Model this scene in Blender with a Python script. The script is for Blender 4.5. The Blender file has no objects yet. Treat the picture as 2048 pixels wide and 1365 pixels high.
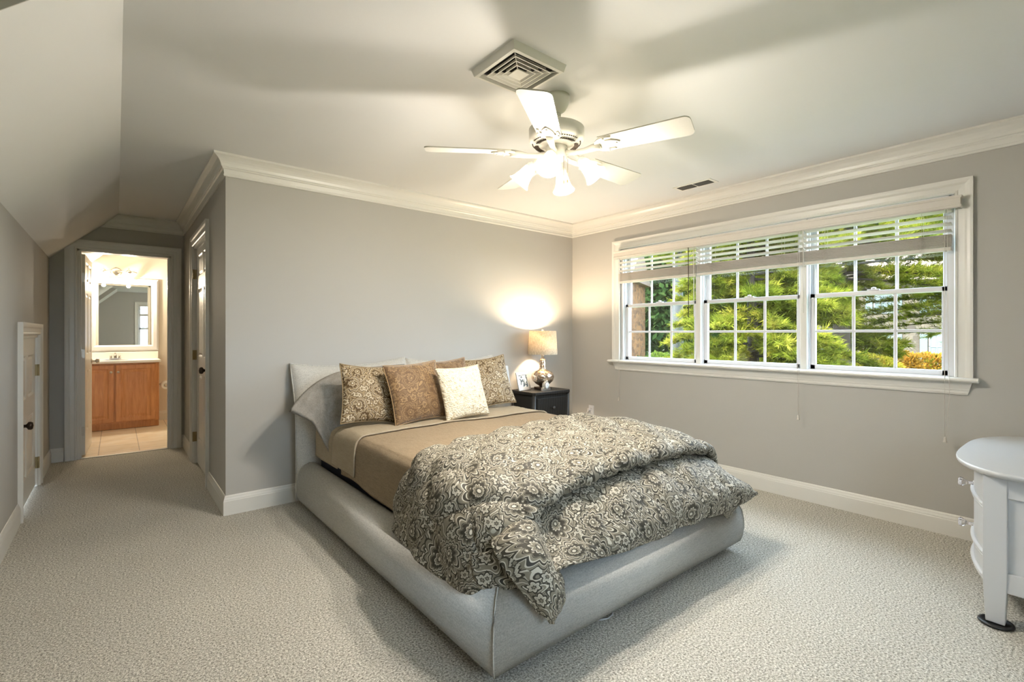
import bpy, bmesh, math, random
import numpy as np
from mathutils import Vector, Matrix, noise as mnoise

PI = math.pi
SC = bpy.context.scene
COL = SC.collection
random.seed(7)

# ------------------------------------------------------------------ camera
cam_d = bpy.data.cameras.new('camera')
cam = bpy.data.objects.new('camera', cam_d)
COL.objects.link(cam)
cam.location = (0, 0, 1.22)
cam.rotation_euler = (PI / 2, 0, -math.radians(39.13))
cam_d.sensor_width = 36
cam_d.lens = 973 / 2048 * 36
cam_d.shift_y = -14.5 / 2048
cam_d.clip_start = 0.02
cam_d.clip_end = 400
SC.camera = cam

# ------------------------------------------------------------------ world, sun, exposure
W = bpy.data.worlds.new('world')
SC.world = W
W.use_nodes = True
bg = W.node_tree.nodes['Background']
bg.inputs['Color'].default_value = (0.70, 0.86, 1.06, 1)
bg.inputs['Strength'].default_value = 13.0
sun_d = bpy.data.lights.new('sun', 'SUN')
sun_d.energy = 15.0
sun_d.angle = 0.01
sun_d.color = (1.0, 0.93, 0.78)
sun = bpy.data.objects.new('sun', sun_d)
COL.objects.link(sun)
sun.location = (-6, 6, 12)
sun.rotation_euler = Vector((0.62, -0.32, -0.72)).to_track_quat('-Z', 'Y').to_euler()
SC.view_settings.view_transform = 'Standard'
SC.view_settings.look = 'None'
SC.view_settings.gamma = 1
SC.view_settings.use_curve_mapping = False
SC.view_settings.exposure = 0.52
FAN_W = 36.0       # each bulb of the fan
LAMP_W = 50.0      # bedside lamp
BATH_W = 26.0      # each bulb over the mirror
SC.cycles.use_denoising = True
SC.cycles.max_bounces = 10
SC.cycles.diffuse_bounces = 6
SC.cycles.transparent_max_bounces = 24
SC.cycles.sample_clamp_indirect = 8
SC.cycles.caustics_reflective = False
SC.cycles.caustics_refractive = False


# ================================================================== materials
def new_mat(name):
    m = bpy.data.materials.new(name)
    m.use_nodes = True
    nt = m.node_tree
    nt.nodes.clear()
    out = nt.nodes.new('ShaderNodeOutputMaterial')
    return m, nt, out


def N(nt, typ, **kw):
    n = nt.nodes.new(typ)
    for k, v in kw.items():
        if k in n.inputs:
            n.inputs[k].default_value = v
        else:
            setattr(n, k, v)
    return n


def c4(c):
    return (c[0], c[1], c[2], 1)


def pbr(name, col, rough=0.5, metal=0.0, bump=0.0, bscale=200.0, vary=0.0, vscale=4.0, spec=0.5, coords='Object', stretch=None):
    m, nt, out = new_mat(name)
    b = N(nt, 'ShaderNodeBsdfPrincipled')
    b.inputs['Base Color'].default_value = c4(col)
    b.inputs['Roughness'].default_value = rough
    b.inputs['Metallic'].default_value = metal
    b.inputs['Specular IOR Level'].default_value = spec
    nt.links.new(b.outputs[0], out.inputs[0])
    tc = N(nt, 'ShaderNodeTexCoord')
    mp = N(nt, 'ShaderNodeMapping')
    if stretch:
        mp.inputs['Scale'].default_value = stretch
    nt.links.new(tc.outputs[coords], mp.inputs[0])
    if vary:
        n1 = N(nt, 'ShaderNodeTexNoise', Scale=vscale, Detail=4.0)
        nt.links.new(mp.outputs[0], n1.inputs['Vector'])
        rp = N(nt, 'ShaderNodeMapRange')
        rp.inputs[3].default_value = 1 - vary
        rp.inputs[4].default_value = 1 + vary
        nt.links.new(n1.outputs[0], rp.inputs[0])
        mx = N(nt, 'ShaderNodeVectorMath', operation='SCALE')
        mx.inputs[0].default_value = col[:3]
        nt.links.new(rp.outputs[0], mx.inputs['Scale'])
        nt.links.new(mx.outputs[0], b.inputs['Base Color'])
    if bump:
        n2 = N(nt, 'ShaderNodeTexNoise', Scale=bscale, Detail=3.0)
        nt.links.new(mp.outputs[0], n2.inputs['Vector'])
        bp = N(nt, 'ShaderNodeBump', Strength=bump, Distance=0.002)
        nt.links.new(n2.outputs[0], bp.inputs['Height'])
        nt.links.new(bp.outputs[0], b.inputs['Normal'])
    return m


def ramp(nt, stops, interp='LINEAR'):
    r = N(nt, 'ShaderNodeValToRGB')
    r.color_ramp.interpolation = interp
    els = r.color_ramp.elements
    while len(els) < len(stops):
        els.new(0.5)
    for e, (p, c) in zip(els, stops):
        e.position = p
        e.color = c4(c)
    return r


M = {}
M['wall'] = pbr('wall_paint', (0.42, 0.405, 0.372), 0.75, bump=0.15, bscale=350, vary=0.015)
M['ceiling'] = pbr('ceiling_paint', (0.71, 0.71, 0.70), 0.85, bump=0.12, bscale=300, vary=0.012)
M['trim'] = pbr('trim_paint', (0.66, 0.645, 0.60), 0.35, vary=0.01)
M['vinyl'] = pbr('window_vinyl', (0.62, 0.62, 0.63), 0.35, vary=0.01)
M['blind'] = pbr('blind_slats', (0.58, 0.54, 0.485), 0.45, vary=0.03, vscale=30, stretch=(1, 1, 1))
M['bathwall'] = pbr('bathroom_paint', (0.62, 0.57, 0.49), 0.7, vary=0.02)
M['black'] = pbr('black_plastic', (0.012, 0.012, 0.013), 0.4, vary=0.05)
M['bronze'] = pbr('oil_rubbed_bronze', (0.05, 0.035, 0.025), 0.35, metal=0.8, vary=0.1, vscale=40)
M['brass'] = pbr('aged_brass', (0.32, 0.25, 0.13), 0.4, metal=0.9, vary=0.1, vscale=40)
M['nickel'] = pbr('satin_nickel', (0.55, 0.52, 0.47), 0.3, metal=1.0, vary=0.05, vscale=40)
M['fanwhite'] = pbr('fan_white', (0.74, 0.72, 0.66), 0.4, vary=0.01)
M['blade'] = pbr('fan_blade', (0.52, 0.50, 0.44), 0.5, vary=0.05, vscale=120)
M['dresser'] = pbr('white_lacquer', (0.54, 0.55, 0.56), 0.28, vary=0.01)
M['dark'] = pbr('duct_black', (0.01, 0.01, 0.01), 0.9, vary=0.01)
M['counter'] = pbr('cultured_marble', (0.85, 0.84, 0.80), 0.2, vary=0.02)
M['paper'] = pbr('tissue_paper', (0.88, 0.88, 0.86), 0.9, vary=0.02)
M['wicker_plain'] = pbr('black_wood', (0.018, 0.017, 0.016), 0.4, vary=0.1, vscale=30)


def carpet_mat():
    m, nt, out = new_mat('cut_pile_carpet')
    b = N(nt, 'ShaderNodeBsdfPrincipled', Roughness=0.95)
    b.inputs['Specular IOR Level'].default_value = 0.1
    tc = N(nt, 'ShaderNodeTexCoord')
    n1 = N(nt, 'ShaderNodeTexNoise', Scale=125.0, Detail=4.0, Roughness=0.8)
    n2 = N(nt, 'ShaderNodeTexNoise', Scale=1.1, Detail=3.0)
    v = N(nt, 'ShaderNodeTexVoronoi', Scale=210.0)
    for n in (n1, n2, v):
        nt.links.new(tc.outputs['Object'], n.inputs['Vector'])
    r = ramp(nt, [(0.35, (0.09, 0.082, 0.066)), (0.45, (0.37, 0.35, 0.30)), (0.53, (0.57, 0.545, 0.48)), (0.64, (0.88, 0.85, 0.77))])
    nt.links.new(n1.outputs[0], r.inputs[0])
    mr = N(nt, 'ShaderNodeMapRange')
    mr.inputs[1].default_value = 0.3
    mr.inputs[2].default_value = 0.7
    mr.inputs[3].default_value = 0.92
    mr.inputs[4].default_value = 1.07
    nt.links.new(n2.outputs[0], mr.inputs[0])
    mx = N(nt, 'ShaderNodeVectorMath', operation='SCALE')
    nt.links.new(r.outputs[0], mx.inputs[0])
    nt.links.new(mr.outputs[0], mx.inputs['Scale'])
    nt.links.new(mx.outputs[0], b.inputs['Base Color'])
    ad = N(nt, 'ShaderNodeMath', operation='ADD')
    nt.links.new(n1.outputs[0], ad.inputs[0])
    nt.links.new(v.outputs['Distance'], ad.inputs[1])
    bp = N(nt, 'ShaderNodeBump', Strength=0.6, Distance=0.006)
    nt.links.new(ad.outputs[0], bp.inputs['Height'])
    nt.links.new(bp.outputs[0], b.inputs['Normal'])
    nt.links.new(b.outputs[0], out.inputs[0])
    return m


M['carpet'] = carpet_mat()


def tweed_mat(name, light, dark, amount=0.5, slub=(3, 3, 90), fine=520, coords='Object', rough=0.9, thr=0.58):
    """woven upholstery: fine cross weave plus stretched slub threads"""
    m, nt, out = new_mat(name)
    b = N(nt, 'ShaderNodeBsdfPrincipled', Roughness=rough)
    b.inputs['Specular IOR Level'].default_value = 0.15
    tc = N(nt, 'ShaderNodeTexCoord')
    mp = N(nt, 'ShaderNodeMapping')
    mp.inputs['Scale'].default_value = slub
    nt.links.new(tc.outputs[coords], mp.inputs[0])
    s = N(nt, 'ShaderNodeTexNoise', Scale=3.2, Detail=4.0, Roughness=0.7)
    nt.links.new(mp.outputs[0], s.inputs['Vector'])
    f = N(nt, 'ShaderNodeTexNoise', Scale=fine * 0.35, Detail=2.0)
    nt.links.new(tc.outputs[coords], f.inputs['Vector'])
    ad = N(nt, 'ShaderNodeMath', operation='MULTIPLY_ADD')
    ad.inputs[1].default_value = 0.5
    nt.links.new(s.outputs[0], ad.inputs[0])
    h = N(nt, 'ShaderNodeMath', operation='MULTIPLY')
    h.inputs[1].default_value = 0.5
    nt.links.new(f.outputs[0], h.inputs[0])
    nt.links.new(h.outputs[0], ad.inputs[2])
    r = ramp(nt, [(thr - 0.16, light), (thr + 0.12, tuple(l * (1 - amount) + d * amount for l, d in zip(light, dark)))])
    nt.links.new(ad.outputs[0], r.inputs[0])
    nt.links.new(r.outputs[0], b.inputs['Base Color'])
    bp = N(nt, 'ShaderNodeBump', Strength=0.35, Distance=0.002)
    nt.links.new(ad.outputs[0], bp.inputs['Height'])
    nt.links.new(bp.outputs[0], b.inputs['Normal'])
    nt.links.new(b.outputs[0], out.inputs[0])
    return m


M['uphol'] = tweed_mat('ivory_tweed', (0.56, 0.55, 0.51), (0.20, 0.195, 0.18), 0.55, slub=(9, 9, 130), thr=0.55)
M['linen'] = tweed_mat('tan_linen', (0.285, 0.22, 0.148), (0.13, 0.097, 0.06), 0.6, slub=(40, 6, 40))
M['linenlight'] = tweed_mat('light_tan_linen', (0.37, 0.31, 0.225), (0.20, 0.16, 0.105), 0.5, slub=(40, 6, 40))
M['greylinen'] = tweed_mat('grey_linen', (0.31, 0.29, 0.26), (0.12, 0.11, 0.10), 0.6, slub=(8, 50, 8))
M['bluelinen'] = tweed_mat('pale_grey_linen', (0.50, 0.51, 0.51), (0.28, 0.29, 0.30), 0.5, slub=(8, 50, 8))
M['shade'] = None


def paisley_mat(name, light, mid, dark, scale=1.0, warp=0.06, sheen=0.0):
    """printed paisley: teardrop medallions with scalloped rings, small florets and scrolls (UV in metres)"""
    m, nt, out = new_mat(name)
    L = nt.links.new

    def math_(op, a, b=None, c=None):
        n = N(nt, 'ShaderNodeMath', operation=op)
        for i, q in enumerate((a, b, c)):
            if q is None:
                continue
            if isinstance(q, (int, float)):
                n.inputs[i].default_value = q
            else:
                L(q, n.inputs[i])
        return n.outputs[0]
    b = N(nt, 'ShaderNodeBsdfPrincipled', Roughness=0.6)
    b.inputs['Specular IOR Level'].default_value = 0.3
    if sheen:
        b.inputs['Sheen Weight'].default_value = sheen
    tc = N(nt, 'ShaderNodeTexCoord')
    mp = N(nt, 'ShaderNodeMapping')
    mp.inputs['Scale'].default_value = (scale, scale, scale)
    L(tc.outputs['UV'], mp.inputs[0])
    nz = N(nt, 'ShaderNodeTexNoise', Scale=7.0, Detail=2.0)
    L(mp.outputs[0], nz.inputs['Vector'])
    sb = N(nt, 'ShaderNodeVectorMath', operation='SUBTRACT')
    sb.inputs[1].default_value = (0.5, 0.5, 0.5)
    L(nz.outputs['Color'], sb.inputs[0])
    scv = N(nt, 'ShaderNodeVectorMath', operation='SCALE')
    scv.inputs['Scale'].default_value = warp
    L(sb.outputs[0], scv.inputs[0])
    ad = N(nt, 'ShaderNodeVectorMath', operation='ADD')
    L(mp.outputs[0], ad.inputs[0])
    L(scv.outputs[0], ad.inputs[1])

    def flower(sc, petals, depth, tear, rnd):
        v = N(nt, 'ShaderNodeTexVoronoi', Scale=sc, Randomness=rnd)
        v.voronoi_dimensions = '2D'
        L(ad.outputs[0], v.inputs['Vector'])
        sub = N(nt, 'ShaderNodeVectorMath', operation='SUBTRACT')
        L(ad.outputs[0], sub.inputs[0])
        L(v.outputs['Position'], sub.inputs[1])
        sp = N(nt, 'ShaderNodeSeparateXYZ')
        L(sub.outputs[0], sp.inputs[0])
        ang = math_('ARCTAN2', sp.outputs[1], sp.outputs[0])
        cs = N(nt, 'ShaderNodeSeparateColor')
        L(v.outputs['Color'], cs.inputs[0])
        ph = math_('MULTIPLY', cs.outputs[0], 6.283)
        pet = math_('ABSOLUTE', math_('SINE', math_('MULTIPLY', ang, petals / 2)))
        te = math_('COSINE', math_('SUBTRACT', ang, ph))
        k = math_('ADD', math_('MULTIPLY_ADD', pet, -depth, 1 + depth / 2), math_('MULTIPLY', te, tear))
        return math_('MULTIPLY', v.outputs['Distance'], k)

    def bands(src, stops):
        rr = ramp(nt, stops, 'CONSTANT')
        L(src, rr.inputs[0])
        return rr.outputs[0]
    g2 = tuple(.55 * x + .45 * y for x, y in zip(mid, dark))
    lm = tuple(.6 * x + .4 * y for x, y in zip(light, mid))
    big = flower(6.5, 12, .22, .36, .75)
    cb = bands(big, [(0, light), (.035, dark), (.055, mid), (.10, light), (.115, dark), (.15, lm), (.20, dark), (.215, mid), (.265, light), (.285, dark), (.33, light), (.345, mid), (.40, dark)])
    small = flower(19.0, 6, .45, .12, .95)
    csm = bands(small, [(0, mid), (.07, dark), (.12, lm), (.24, light), (.29, dark), (.42, g2)])
    tiny = flower(48.0, 5, .3, .0, 1.0)
    ct = bands(tiny, [(0, light), (.16, mid), (.26, dark)])
    # scrolls: contour lines of a smooth noise
    sn = N(nt, 'ShaderNodeTexNoise', Scale=11.0, Detail=1.0)
    L(ad.outputs[0], sn.inputs['Vector'])
    fr = math_('FRACT', math_('MULTIPLY', sn.outputs[0], 7.0))
    cw = bands(fr, [(0, light), (.16, dark), (.26, mid), (.62, dark), (.72, lm), (.80, mid)])

    def mixc(fac, a_, b_):
        mc = N(nt, 'ShaderNodeMix')
        mc.data_type = 'RGBA'
        L(fac, mc.inputs[0])
        L(a_, mc.inputs[6])
        L(b_, mc.inputs[7])
        return mc.outputs[2]
    # ground: scrolls, with florets wherever a floret sits
    inner = mixc(math_('LESS_THAN', small, .40), cw, csm)
    ringed = mixc(math_('GREATER_THAN', big, .43), cb, inner)
    # tiny beads inside the wide dark ring
    ring = math_('MULTIPLY', math_('GREATER_THAN', big, .15), math_('LESS_THAN', big, .20))
    col = mixc(ring, ringed, ct)
    L(col, b.inputs['Base Color'])
    wv = N(nt, 'ShaderNodeTexNoise', Scale=900.0, Detail=1.0)
    L(tc.outputs['UV'], wv.inputs['Vector'])
    bp = N(nt, 'ShaderNodeBump', Strength=0.2, Distance=0.001)
    L(wv.outputs[0], bp.inputs['Height'])
    L(bp.outputs[0], b.inputs['Normal'])
    L(b.outputs[0], out.inputs[0])
    return m


M['paisley'] = paisley_mat('paisley_comforter', (0.53, 0.495, 0.41), (0.20, 0.18, 0.135), (0.042, 0.037, 0.026), 1.0)
M['paisleyp'] = paisley_mat('paisley_pillow', (0.58, 0.50, 0.37), (0.27, 0.20, 0.11), (0.09, 0.055, 0.022), 1.1)
M['velvet'] = paisley_mat('bronze_velvet', (0.30, 0.19, 0.085), (0.17, 0.10, 0.045), (0.12, 0.065, 0.026), 0.9, warp=0.10, sheen=0.4)


def boucle_mat():
    m, nt, out = new_mat('cream_boucle')
    b = N(nt, 'ShaderNodeBsdfPrincipled', Roughness=0.95)
    tc = N(nt, 'ShaderNodeTexCoord')
    v = N(nt, 'ShaderNodeTexVoronoi', Scale=110.0)
    n = N(nt, 'ShaderNodeTexNoise', Scale=45.0, Detail=3.0)
    nt.links.new(tc.outputs['UV'], v.inputs['Vector'])
    nt.links.new(tc.outputs['UV'], n.inputs['Vector'])
    r = ramp(nt, [(0.30, (0.42, 0.33, 0.20)), (0.42, (0.72, 0.64, 0.48)), (0.7, (0.80, 0.74, 0.60))])
    nt.links.new(n.outputs[0], r.inputs[0])
    nt.links.new(r.outputs[0], b.inputs['Base Color'])
    bp = N(nt, 'ShaderNodeBump', Strength=0.9, Distance=0.008)
    nt.links.new(v.outputs['Distance'], bp.inputs['Height'])
    nt.links.new(bp.outputs[0], b.inputs['Normal'])
    nt.links.new(b.outputs[0], out.inputs[0])
    return m


M['boucle'] = boucle_mat()


def wood_mat(name, a, c, scale=(14, 14, 1.2), rough=0.35):
    m, nt, out = new_mat(name)
    b = N(nt, 'ShaderNodeBsdfPrincipled', Roughness=rough)
    tc = N(nt, 'ShaderNodeTexCoord')
    mp = N(nt, 'ShaderNodeMapping')
    mp.inputs['Scale'].default_value = scale
    n = N(nt, 'ShaderNodeTexNoise', Scale=3.0, Detail=5.0, Roughness=0.6, Distortion=0.6)
    nt.links.new(tc.outputs['Object'], mp.inputs[0])
    nt.links.new(mp.outputs[0], n.inputs['Vector'])
    r = ramp(nt, [(0.3, a), (0.7, c)])
    nt.links.new(n.outputs[0], r.inputs[0])
    nt.links.new(r.outputs[0], b.inputs['Base Color'])
    nt.links.new(b.outputs[0], out.inputs[0])
    return m


M['maple'] = wood_mat('honey_maple', (0.46, 0.20, 0.075), (0.64, 0.32, 0.14))


def weave_mat():
    m, nt, out = new_mat('black_rattan')
    b = N(nt, 'ShaderNodeBsdfPrincipled', Roughness=0.5)
    b.inputs['Specular IOR Level'].default_value = 0.25
    tc = N(nt, 'ShaderNodeTexCoord')
    mp = N(nt, 'ShaderNodeMapping')
    mp.inputs['Rotation'].default_value = (0.5, 0.6, 0.785)
    nt.links.new(tc.outputs['Object'], mp.inputs[0])
    ck = N(nt, 'ShaderNodeTexChecker', Scale=110.0)
    nt.links.new(mp.outputs[0], ck.inputs['Vector'])
    ck.inputs['Color1'].default_value = (0.006, 0.0055, 0.005, 1)
    ck.inputs['Color2'].default_value = (0.022, 0.020, 0.018, 1)
    nt.links.new(ck.outputs['Color'], b.inputs['Base Color'])
    bp = N(nt, 'ShaderNodeBump', Strength=0.6, Distance=0.002)
    nt.links.new(ck.outputs['Fac'], bp.inputs['Height'])
    nt.links.new(bp.outputs[0], b.inputs['Normal'])
    nt.links.new(b.outputs[0], out.inputs[0])
    return m


M['weave'] = weave_mat()


def tile_mat():
    m, nt, out = new_mat('beige_floor_tile')
    b = N(nt, 'ShaderNodeBsdfPrincipled', Roughness=0.3)
    tc = N(nt, 'ShaderNodeTexCoord')
    mp = N(nt, 'ShaderNodeMapping')
    mp.inputs['Location'].default_value = (0.14, 0.1, 0)
    br = N(nt, 'ShaderNodeTexBrick', Scale=1.0)
    br.offset = 0
    br.inputs['Mortar Size'].default_value = 0.004
    br.inputs['Brick Width'].default_value = 0.33
    br.inputs['Row Height'].default_value = 0.33
    br.inputs['Color1'].default_value = (0.74, 0.64, 0.50, 1)
    br.inputs['Color2'].default_value = (0.80, 0.70, 0.56, 1)
    br.inputs['Mortar'].default_value = (0.38, 0.33, 0.27, 1)
    nz = N(nt, 'ShaderNodeTexNoise', Scale=6.0, Detail=5.0)
    mx = N(nt, 'ShaderNodeMix')
    mx.data_type = 'RGBA'
    mx.blend_type = 'OVERLAY'
    mx.inputs[0].default_value = 0.5
    nt.links.new(tc.outputs['Object'], mp.inputs[0])
    nt.links.new(mp.outputs[0], br.inputs['Vector'])
    nt.links.new(tc.outputs['Object'], nz.inputs['Vector'])
    nt.links.new(br.outputs[0], mx.inputs[6])
    nt.links.new(nz.outputs[0], mx.inputs[7])
    nt.links.new(mx.outputs[2], b.inputs['Base Color'])
    nt.links.new(b.outputs[0], out.inputs[0])
    return m


M['tile'] = tile_mat()


def glass_mat():
    m, nt, out = new_mat('window_glass')
    t = N(nt, 'ShaderNodeBsdfTransparent')
    t.inputs[0].default_value = (0.96, 0.98, 0.97, 1)
    g = N(nt, 'ShaderNodeBsdfGlossy', Roughness=0.02)
    mx = N(nt, 'ShaderNodeMixShader')
    mx.inputs[0].default_value = 0.04
    nt.links.new(t.outputs[0], mx.inputs[1])
    nt.links.new(g.outputs[0], mx.inputs[2])
    nt.links.new(mx.outputs[0], out.inputs[0])
    return m


M['glass'] = glass_mat()


def frosted_mat(name, col, emit, transp=0.45, ecol=(1.0, 0.86, 0.66)):
    """lit frosted glass: lets light through, diffuses it, and glows"""
    m, nt, out = new_mat(name)
    t = N(nt, 'ShaderNodeBsdfTransparent')
    t.inputs[0].default_value = (1, 0.97, 0.92, 1)
    tr = N(nt, 'ShaderNodeBsdfTranslucent')
    tr.inputs[0].default_value = c4(col)
    df = N(nt, 'ShaderNodeBsdfPrincipled', Roughness=0.2)
    df.inputs['Base Color'].default_value = c4(col)
    df.inputs['Emission Color'].default_value = c4(ecol)
    df.inputs['Emission Strength'].default_value = emit
    m1 = N(nt, 'ShaderNodeMixShader')
    m1.inputs[0].default_value = 0.5
    m2 = N(nt, 'ShaderNodeMixShader')
    m2.inputs[0].default_value = transp
    nt.links.new(tr.outputs[0], m1.inputs[1])
    nt.links.new(df.outputs[0], m1.inputs[2])
    nt.links.new(m1.outputs[0], m2.inputs[1])
    nt.links.new(t.outputs[0], m2.inputs[2])
    nt.links.new(m2.outputs[0], out.inputs[0])
    return m


M['frost'] = frosted_mat('frosted_shade_glass', (0.80, 0.77, 0.70), 0.75, transp=.28, ecol=(1.0, 0.93, 0.80))
M['bathfrost'] = frosted_mat('bath_shade_glass', (0.85, 0.82, 0.76), 0.7, transp=.15)


def emit_mat(name, col, s):
    m, nt, out = new_mat(name)
    e = N(nt, 'ShaderNodeEmission', Strength=s)
    e.inputs[0].default_value = c4(col)
    nt.links.new(e.outputs[0], out.inputs[0])
    return m


M['bulb'] = emit_mat('lit_bulb', (1.0, 0.85, 0.62), 6.0)


def shade_mat():
    m, nt, out = new_mat('linen_lamp_shade')
    tc = N(nt, 'ShaderNodeTexCoord')
    w1 = N(nt, 'ShaderNodeTexNoise', Scale=1.0, Detail=3.0)
    mp = N(nt, 'ShaderNodeMapping')
    mp.inputs['Scale'].default_value = (60, 60, 420)
    w2 = N(nt, 'ShaderNodeTexNoise', Scale=1.0, Detail=3.0)
    mp2 = N(nt, 'ShaderNodeMapping')
    mp2.inputs['Scale'].default_value = (300, 300, 25)
    nt.links.new(tc.outputs['Object'], mp.inputs[0])
    nt.links.new(tc.outputs['Object'], mp2.inputs[0])
    nt.links.new(mp.outputs[0], w1.inputs['Vector'])
    nt.links.new(mp2.outputs[0], w2.inputs['Vector'])
    ml = N(nt, 'ShaderNodeMath', operation='MULTIPLY')
    nt.links.new(w1.outputs[0], ml.inputs[0])
    nt.links.new(w2.outputs[0], ml.inputs[1])
    r = ramp(nt, [(0.12, (0.42, 0.34, 0.24)), (0.38, (0.78, 0.68, 0.52))])
    nt.links.new(ml.outputs[0], r.inputs[0])
    tr = N(nt, 'ShaderNodeBsdfTranslucent')
    df = N(nt, 'ShaderNodeBsdfDiffuse')
    nt.links.new(r.outputs[0], tr.inputs[0])
    nt.links.new(r.outputs[0], df.inputs[0])
    mx = N(nt, 'ShaderNodeMixShader')
    mx.inputs[0].default_value = 0.74
    nt.links.new(tr.outputs[0], mx.inputs[1])
    nt.links.new(df.outputs[0], mx.inputs[2])
    nt.links.new(mx.outputs[0], out.inputs[0])
    return m


M['shade'] = shade_mat()


def mercury_mat():
    m, nt, out = new_mat('mercury_glass')
    b = N(nt, 'ShaderNodeBsdfPrincipled', Roughness=0.16, Metallic=0.9)
    tc = N(nt, 'ShaderNodeTexCoord')
    n = N(nt, 'ShaderNodeTexNoise', Scale=55.0, Detail=4.0)
    r = ramp(nt, [(0.35, (0.33, 0.22, 0.14)), (0.55, (0.72, 0.60, 0.48)), (0.7, (0.92, 0.88, 0.82))])
    v = N(nt, 'ShaderNodeTexVoronoi', Scale=38.0)
    nt.links.new(tc.outputs['Object'], n.inputs['Vector'])
    nt.links.new(tc.outputs['Object'], v.inputs['Vector'])
    nt.links.new(n.outputs[0], r.inputs[0])
    nt.links.new(r.outputs[0], b.inputs['Base Color'])
    bp = N(nt, 'ShaderNodeBump', Strength=0.35, Distance=0.004)
    nt.links.new(v.outputs['Distance'], bp.inputs['Height'])
    nt.links.new(bp.outputs[0], b.inputs['Normal'])
    nt.links.new(b.outputs[0], out.inputs[0])
    return m


M['mercury'] = mercury_mat()
M['mirror'] = pbr('mirror_silver', (0.86, 0.90, 0.88), 0.01, metal=1.0, vary=0.001)
m_, nt_, out_ = new_mat('clear_crystal')
g_ = N(nt_, 'ShaderNodeBsdfPrincipled', Roughness=0.05, IOR=1.5)
g_.inputs['Transmission Weight'].default_value = 0.85
g_.inputs['Base Color'].default_value = (0.95, 0.93, 0.95, 1)
nt_.links.new(g_.outputs[0], out_.inputs[0])
M['crystal'] = m_


def photo_mat():
    """small monochrome snapshot: blurred light and dark shapes"""
    m, nt, out = new_mat('snapshot_print')
    b = N(nt, 'ShaderNodeBsdfPrincipled', Roughness=0.25)
    tc = N(nt, 'ShaderNodeTexCoord')
    n = N(nt, 'ShaderNodeTexNoise', Scale=30.0, Detail=2.0)
    nt.links.new(tc.outputs['Object'], n.inputs['Vector'])
    r = ramp(nt, [(0.40, (0.06, 0.08, 0.10)), (0.5, (0.30, 0.35, 0.38)), (0.6, (0.65, 0.68, 0.70))])
    nt.links.new(n.outputs[0], r.inputs[0])
    nt.links.new(r.outputs[0], b.inputs['Base Color'])
    nt.links.new(b.outputs[0], out.inputs[0])
    return m


M['photo'] = photo_mat()


def leaf_mat(name, cols, rough=0.5, trans=0.35):
    m, nt, out = new_mat(name)
    tc = N(nt, 'ShaderNodeTexCoord')
    n = N(nt, 'ShaderNodeTexNoise', Scale=1.3, Detail=5.0, Roughness=0.75)
    nt.links.new(tc.outputs['Object'], n.inputs['Vector'])
    k = len(cols)
    r = ramp(nt, [(0.33 + 0.34 * i / max(1, k - 1), c) for i, c in enumerate(cols)])
    nt.links.new(n.outputs[0], r.inputs[0])
    df = N(nt, 'ShaderNodeBsdfDiffuse')
    tr = N(nt, 'ShaderNodeBsdfTranslucent')
    nt.links.new(r.outputs[0], df.inputs[0])
    nt.links.new(r.outputs[0], tr.inputs[0])
    mx = N(nt, 'ShaderNodeMixShader')
    mx.inputs[0].default_value = trans
    nt.links.new(df.outputs[0], mx.inputs[1])
    nt.links.new(tr.outputs[0], mx.inputs[2])
    nt.links.new(mx.outputs[0], out.inputs[0])
    return m


M['needle'] = leaf_mat('pine_needles', [(0.025, 0.042, 0.005), (0.13, 0.145, 0.014), (0.30, 0.255, 0.04)])
M['needle_dark'] = leaf_mat('dark_needles', [(0.010, 0.025, 0.008), (0.025, 0.05, 0.015), (0.06, 0.09, 0.025)])
M['leafgreen'] = leaf_mat('bush_leaves', [(0.03, 0.06, 0.01), (0.08, 0.12, 0.018), (0.15, 0.18, 0.03)])
M['leafyellow'] = leaf_mat('yellow_leaves', [(0.11, 0.12, 0.01), (0.22, 0.19, 0.02), (0.28, 0.20, 0.03)])
M['leaforange'] = leaf_mat('autumn_leaves', [(0.11, 0.08, 0.015), (0.25, 0.14, 0.02), (0.30, 0.13, 0.02)])
M['bark'] = pbr('pine_bark', (0.035, 0.022, 0.014), 0.9, bump=1.0, bscale=18, vary=0.4, vscale=9, stretch=(1, 1, 0.25))
M['greybark'] = pbr('grey_bark', (0.055, 0.055, 0.055), 0.9, bump=1.0, bscale=14, vary=0.3, vscale=9, stretch=(1, 1, 0.25))
M['lawn'] = None


def lawn_mat():
    m, nt, out = new_mat('lawn_and_mulch')
    b = N(nt, 'ShaderNodeBsdfPrincipled', Roughness=0.9)
    tc = N(nt, 'ShaderNodeTexCoord')
    n = N(nt, 'ShaderNodeTexNoise', Scale=0.12, Detail=6.0)
    n2 = N(nt, 'ShaderNodeTexNoise', Scale=6.0, Detail=4.0)
    nt.links.new(tc.outputs['Object'], n.inputs['Vector'])
    nt.links.new(tc.outputs['Object'], n2.inputs['Vector'])
    r = ramp(nt, [(0.40, (0.045, 0.08, 0.015)), (0.52, (0.10, 0.14, 0.02)), (0.58, (0.17, 0.10, 0.06)), (0.66, (0.07, 0.11, 0.02))])
    nt.links.new(n.outputs[0], r.inputs[0])
    mx = N(nt, 'ShaderNodeMix')
    mx.data_type = 'RGBA'
    mx.blend_type = 'OVERLAY'
    mx.inputs[0].default_value = 0.6
    nt.links.new(r.outputs[0], mx.inputs[6])
    nt.links.new(n2.outputs[0], mx.inputs[7])
    nt.links.new(mx.outputs[2], b.inputs['Base Color'])
    nt.links.new(b.outputs[0], out.inputs[0])
    return m


M['lawn'] = lawn_mat()


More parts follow.
